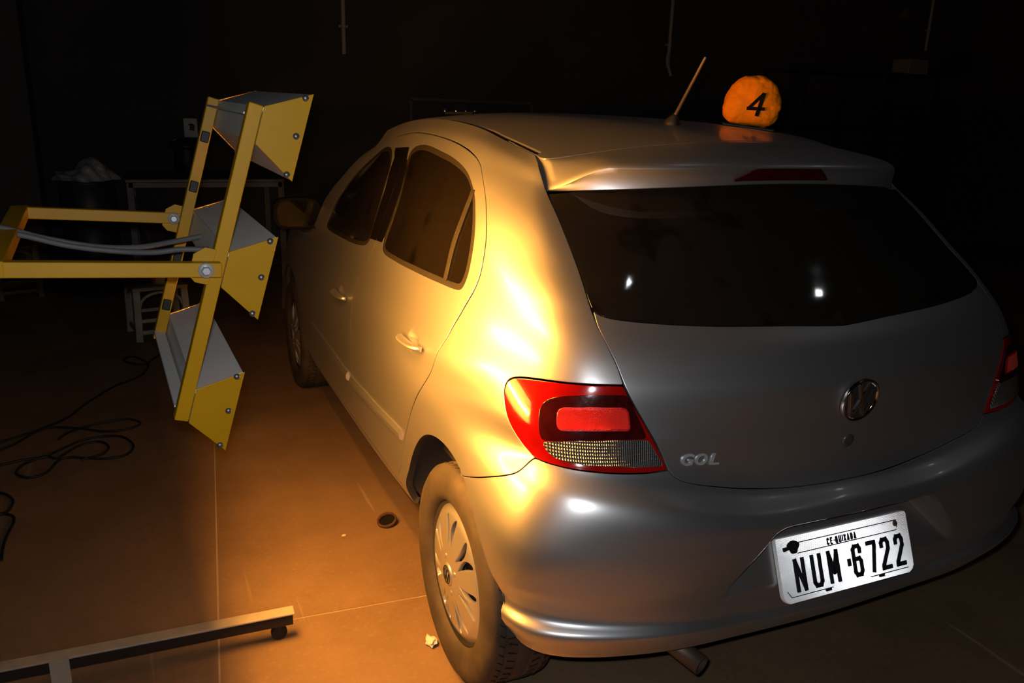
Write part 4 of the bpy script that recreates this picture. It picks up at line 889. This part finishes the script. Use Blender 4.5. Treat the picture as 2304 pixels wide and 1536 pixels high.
for k,(lab,z) in enumerate(cords):
    b=MB();pth=cordpath(z,.0055+.0002*k);b.tube(pth,.0052,6);tag(b.build('power_cord',M['cord'],None),lab,'cord','cords lying on the floor')
# ------------------------------------------------------------------ far corner: table, drum, stools
tb=empty('work_table',(-1.0,6.1,0),'bare metal frame work table standing against the dark back wall','table');bpy.context.view_layer.update()
tm=mat('grey_table_steel',(.17,.16,.155),.55,.3,noise=(8,.6,1.6));TZ=.88
b=MB();b.box((-1.01,6.12,TZ-.012),(1.18,.96,.024));attach(b.build('tabletop',tm,None,bevel=.003),tb)
for y in(5.66,6.58):
    b=MB();b.bar((-1.58,y,TZ-.045),(-.44,y,TZ-.045),.03,.04);attach(b.build('apron_rail',tm,None,bevel=.002),tb)
for x,y in((-1.57,5.67),(-.45,5.67),(-1.57,6.57),(-.45,6.57)):
    b=MB();b.bar((x,y,0),(x,y,TZ-.024),.05,.05,up=(0,1,0));attach(b.build('leg',mat('brown_steel_leg',(.10,.075,.06),.6) if x>-1 else tm,None,bevel=.003),tb)
b=MB();b.bar((-1.57,5.69,.78),(-1.37,6.0,.03),.03,.03);attach(b.build('brace',tm,None,bevel=.002),tb)
can=empty('black_canister',(-1.13,6.1,TZ),'black canister with a domed lid and pale band on the table','canister');bpy.context.view_layer.update()
b=MB();b.lathe([(0,.002),(.098,.0),(.102,.006),(.100,.20),(.094,.22),(0,.22)],(-1.13,6.1,TZ),(0,0,1),40);attach(b.build('canister_body',M['black'],None),can)
b=MB();b.lathe([(.104,.215),(.132,.222),(.133,.232),(.115,.258),(.08,.283),(.04,.297),(0,.300)],(-1.13,6.1,TZ),(0,0,1),40);attach(b.build('domed_lid',mat('dark_lid',(.035,.012,.010),.4),None),can)
b=MB();b.lathe([(.1075,.2715),(.092,.2805),(.078,.2885)],(-1.13,6.1,TZ),(0,0,1),14,PI*1.5-.62-.1,PI*1.5+.62-.1);
o=b.build('lid_band',retro,None);bm=bmesh.new();bm.from_mesh(o.data)
o.data.materials.clear();o.data.materials.append(mat('white_band',(.9,.88,.75),.3));bm.free();attach(o,can)  # plain white patch on the front of the lid
po=empty('wall_poster',(-1.06,WY-.002,1.24),'small pale picture pinned to the back wall above the canister','picture');bpy.context.view_layer.update()
b=MB();b.box((-1.045,WY-.003,1.235),(.115,.004,.165));attach(b.build('paper_sheet',mat('dim_paper',(.62,.6,.56),.8),None),po)
b=MB();b.prism([(-.012,-.03),(.03,-.034),(.036,.012),(.015,.03),(-.02,.022),(-.006,.004)],(1,0,0),(0,0,1),(-1.045,WY-.005,1.245),(0,-1,0),.001);attach(b.build('picture_print',mat('dim_print',(.06,.05,.05),.8),None,recalc=True),po)
dr=empty('storage_drum',(-1.87,5.80,0),'dark blue storage drum under a crumpled pale plastic bag','drum');bpy.context.view_layer.update()
b=MB();b.lathe([(0,.0),(.185,.0),(.195,.012),(.195,.28),(.203,.29),(.203,.305),(.195,.315),(.195,.58),(.203,.59),(.203,.605),(.195,.615),(.195,.835),(.203,.845),(.203,.86),(0,.862)],(-1.87,5.80,0),(0,0,1),44);attach(b.build('drum_body',mat('dark_blue_drum',(.018,.024,.032),.5),None),dr)
g=np.random.default_rng(2);bm=bmesh.new();bmesh.ops.create_icosphere(bm,subdivisions=4,radius=1)
for v in bm.verts:
    c=v.co;k=1+.13*math.sin(6*c.x+2)*math.cos(7*c.y)+.10*math.sin(11*c.y+4*c.z+c.x*9);v.co=Vector((c.x*.21*k,c.y*.19*k,max(c.z,-.05)*(.115+.05*math.sin(4*c.x+.5))*k))
zm=min(v.co.z for v in bm.verts)
for v in bm.verts:v.co.z-=zm
me=bpy.data.meshes.new('plastic_bag');bm.to_mesh(me);bm.free();me.polygons.foreach_set('use_smooth',[True]*len(me.polygons))
o=link('plastic_bag',me,mat('pale_plastic',(.42,.42,.40),.35,noise=(14,.55,2)));o.location=(-1.87,5.80,.862);tag(o,'crumpled pale plastic bag heaped on top of the dark drum','bag')
def stool(name,loc,rot,wd,h,mt,lab):
    e=empty(name,loc,lab,'stool','stools on the workshop floor');e.rotation_euler=(0,0,rot);bpy.context.view_layer.update()
    def put(b,nm,bv=.002):
        o=b.build(nm,mt,None,bevel=bv);o.parent=e;return o
    w2=wd/2-.02
    b=MB();b.box((0,0,h-.012),(wd,wd,.024));put(b,'seat',.006)
    for x in(-1,1):
        for y in(-1,1):
            b=MB();b.bar((x*w2*1.02,y*w2*1.02,0),(x*w2*.97,y*w2*.97,h-.02),.042,.042,up=(0,1,0));put(b,'leg',.004)
    for s in(-1,1):
        for horiz in(0,1):
            for z,hh in((.055,.026),(.13,.022)) if horiz==0 else ((.055,.026),):
                b=MB();p,q=((-w2,s*w2,z),(w2,s*w2,z)) if horiz==0 else ((s*w2,-w2,z),(s*w2,w2,z));b.bar(p,q,.016,hh);put(b,'stretcher')
            b=MB();t=np.linspace(0,PI,13);arc=[(w2*.86*math.cos(a),h-.125+.085*math.sin(a)) for a in t]
            P=[(x,s*w2,z) if horiz==0 else (s*w2,x,z) for x,z in arc];b.tube(P,.010,8);put(b,'arch',0)
    return e
cream=mat('dirty_cream_plastic',(.30,.285,.235),.6,noise=(12,.6,1.8));oldy=mat('faded_yellow_plastic',(.17,.135,.05),.65,noise=(12,.6,1.8))
stool('plastic_stool',(-1.455,4.345,0),.19,.33,.345,cream,'dirty cream plastic stool with arched sides standing alone on the floor')
stool('plastic_stool',(-2.42,5.78,0),.3,.30,.40,oldy,'faded yellowish stool at far left partly behind the lamp arm')
tin=empty('paint_tin',(-1.425,4.30,.345),'red and white tin standing on the cream stool','tin');bpy.context.view_layer.update()
b=MB();b.lathe([(0,0),(.050,0),(.052,.004),(.052,.10),(.0545,.104),(.0545,.108),(.046,.110),(0,.110)],(-1.425,4.30,.345),(0,0,1),32);attach(b.build('tin_body',mat('tin_white',(.42,.42,.42),.4),None),tin)
b=MB();b.lathe([(.0526,.012),(.0526,.098)],(-1.425,4.30,.345),(0,0,1),20,PI*1.5-1.25,PI*1.5+1.1);attach(b.build('tin_label',mat('tin_red',(.36,.012,.02),.5),None),tin)
crumb('red_rag',(-1.55,4.36,.345),(.075,.06,.02),(.12,.012,.018),'dark red rag lying on the cream stool','rag',8)
# ------------------------------------------------------------------ wall fittings and the shelf rack at right
pvc=mat('white_conduit',(.36,.36,.35),.5)
for x,zb,lab,bend in((.37,1.945,'pale conduit drop on the back wall above the car bonnet',0),(4.06,2.0,'pale conduit drop with a bent lower end near the aerial',1),(8.1,2.42,'pale conduit drop on the back wall at far right',0)):
    e=empty('conduit_pipe',(x,WY-.03,zb),lab,'pipe','conduit drops on the back wall');bpy.context.view_layer.update()
    b=MB();b.tube([(x,WY-.03,zb),(x,WY-.03,4.5)],.021,10);attach(b.build('pipe_tube',pvc,None),e)
    for z in(zb+.25,3.4):
        b=MB();b.tube([(x,WY-.03,z-.012),(x,WY-.03,z+.012)],.027,10);b.box((x,WY-.012,z),(.085,.024,.022));attach(b.build('pipe_clip',pvc,None),e)
    if bend:
        b=MB();b.tube([(x-.02,WY-.05,zb+.16),(x-.035,WY-.06,zb+.10),(x-.03,WY-.06,zb+.05),(x+.03,WY-.06,zb-.08)],.018,10);attach(b.build('pipe_bend',pvc,None),e)
wb=empty('notice_board',(1.65,WY,1.3),'dark framed board on the back wall behind the car roof','board');bpy.context.view_layer.update()
b=MB();b.box((1.70,WY-.012,1.30),(1.32,.02,.50));attach(b.build('board_panel',mat('board_dark',(.03,.028,.03),.7),None),wb)
for c,d in(((1.70,WY-.018,1.56),(1.36,.03,.03)),((1.70,WY-.018,1.04),(1.36,.03,.03)),((1.03,WY-.018,1.30),(.03,.03,.52)),((2.37,WY-.018,1.30),(.03,.03,.52))):
    b=MB();b.box(c,d);attach(b.build('board_frame',mat('board_grey',(.09,.085,.085),.5),None,bevel=.002),wb)
rk=empty('shelf_rack',(4.6,4.85,0),'tall dark metal shelf rack in the gloom at the right','shelf');bpy.context.view_layer.update()
rkm=mat('dark_rack_steel',(.05,.05,.052),.4,.6)
for x,y in((3.95,4.6),(4.93,4.6),(5.6,4.6),(3.95,5.1),(4.93,5.1),(5.6,5.1)):
    b=MB();b.bar((x,y,0),(x,y,1.9),.04,.04,up=(0,1,0));attach(b.build('post',rkm,None,bevel=.003),rk)
for z in(.35,.9,1.42,1.92):
    b=MB();b.box((4.775,4.85,z),(1.70,.54,.025));attach(b.build('shelf_board',rkm,None,bevel=.003),rk)
for c,d,col,lab in(((5.42,4.75,1.9325),(.26,.2,.14),(.14,.13,.13),'dim grey box on the top shelf of the dark rack'),):
    b=MB();b.box((c[0],c[1],c[2]+d[2]/2),d);tag(b.build('storage_box',mat('box_col',col,.6),None,bevel=.006),lab,'box')
# ceiling lamps that mirror in the rear window
for c,s,lab in(((3.37,-.50,4.5),(.085,.05),'small lit ceiling lamp high above the right of the car'),((.80,.19,4.5),(.055,.055),'small narrow lit ceiling lamp high above the car')):
    e=empty('ceiling_lamp',c,lab,'lamp','lit ceiling lamps');bpy.context.view_layer.update()
    b=MB();b.box((c[0],c[1],c[2]-.02),(s[0]+.03,s[1]+.03,.04));attach(b.build('lamp_housing',M['hood'],None,bevel=.004),e)
    b=MB();b.box((c[0],c[1],c[2]-.043),(s[0],s[1],.006));attach(b.build('lamp_diffuser',mat('lit_diffuser',(.8,.8,.8),.5,emit=(.92,.97,1.0),estr=45),None),e)
for o in list(bpy.data.objects):
    if o.name=='t' and o.users_collection==(): bpy.data.objects.remove(o)
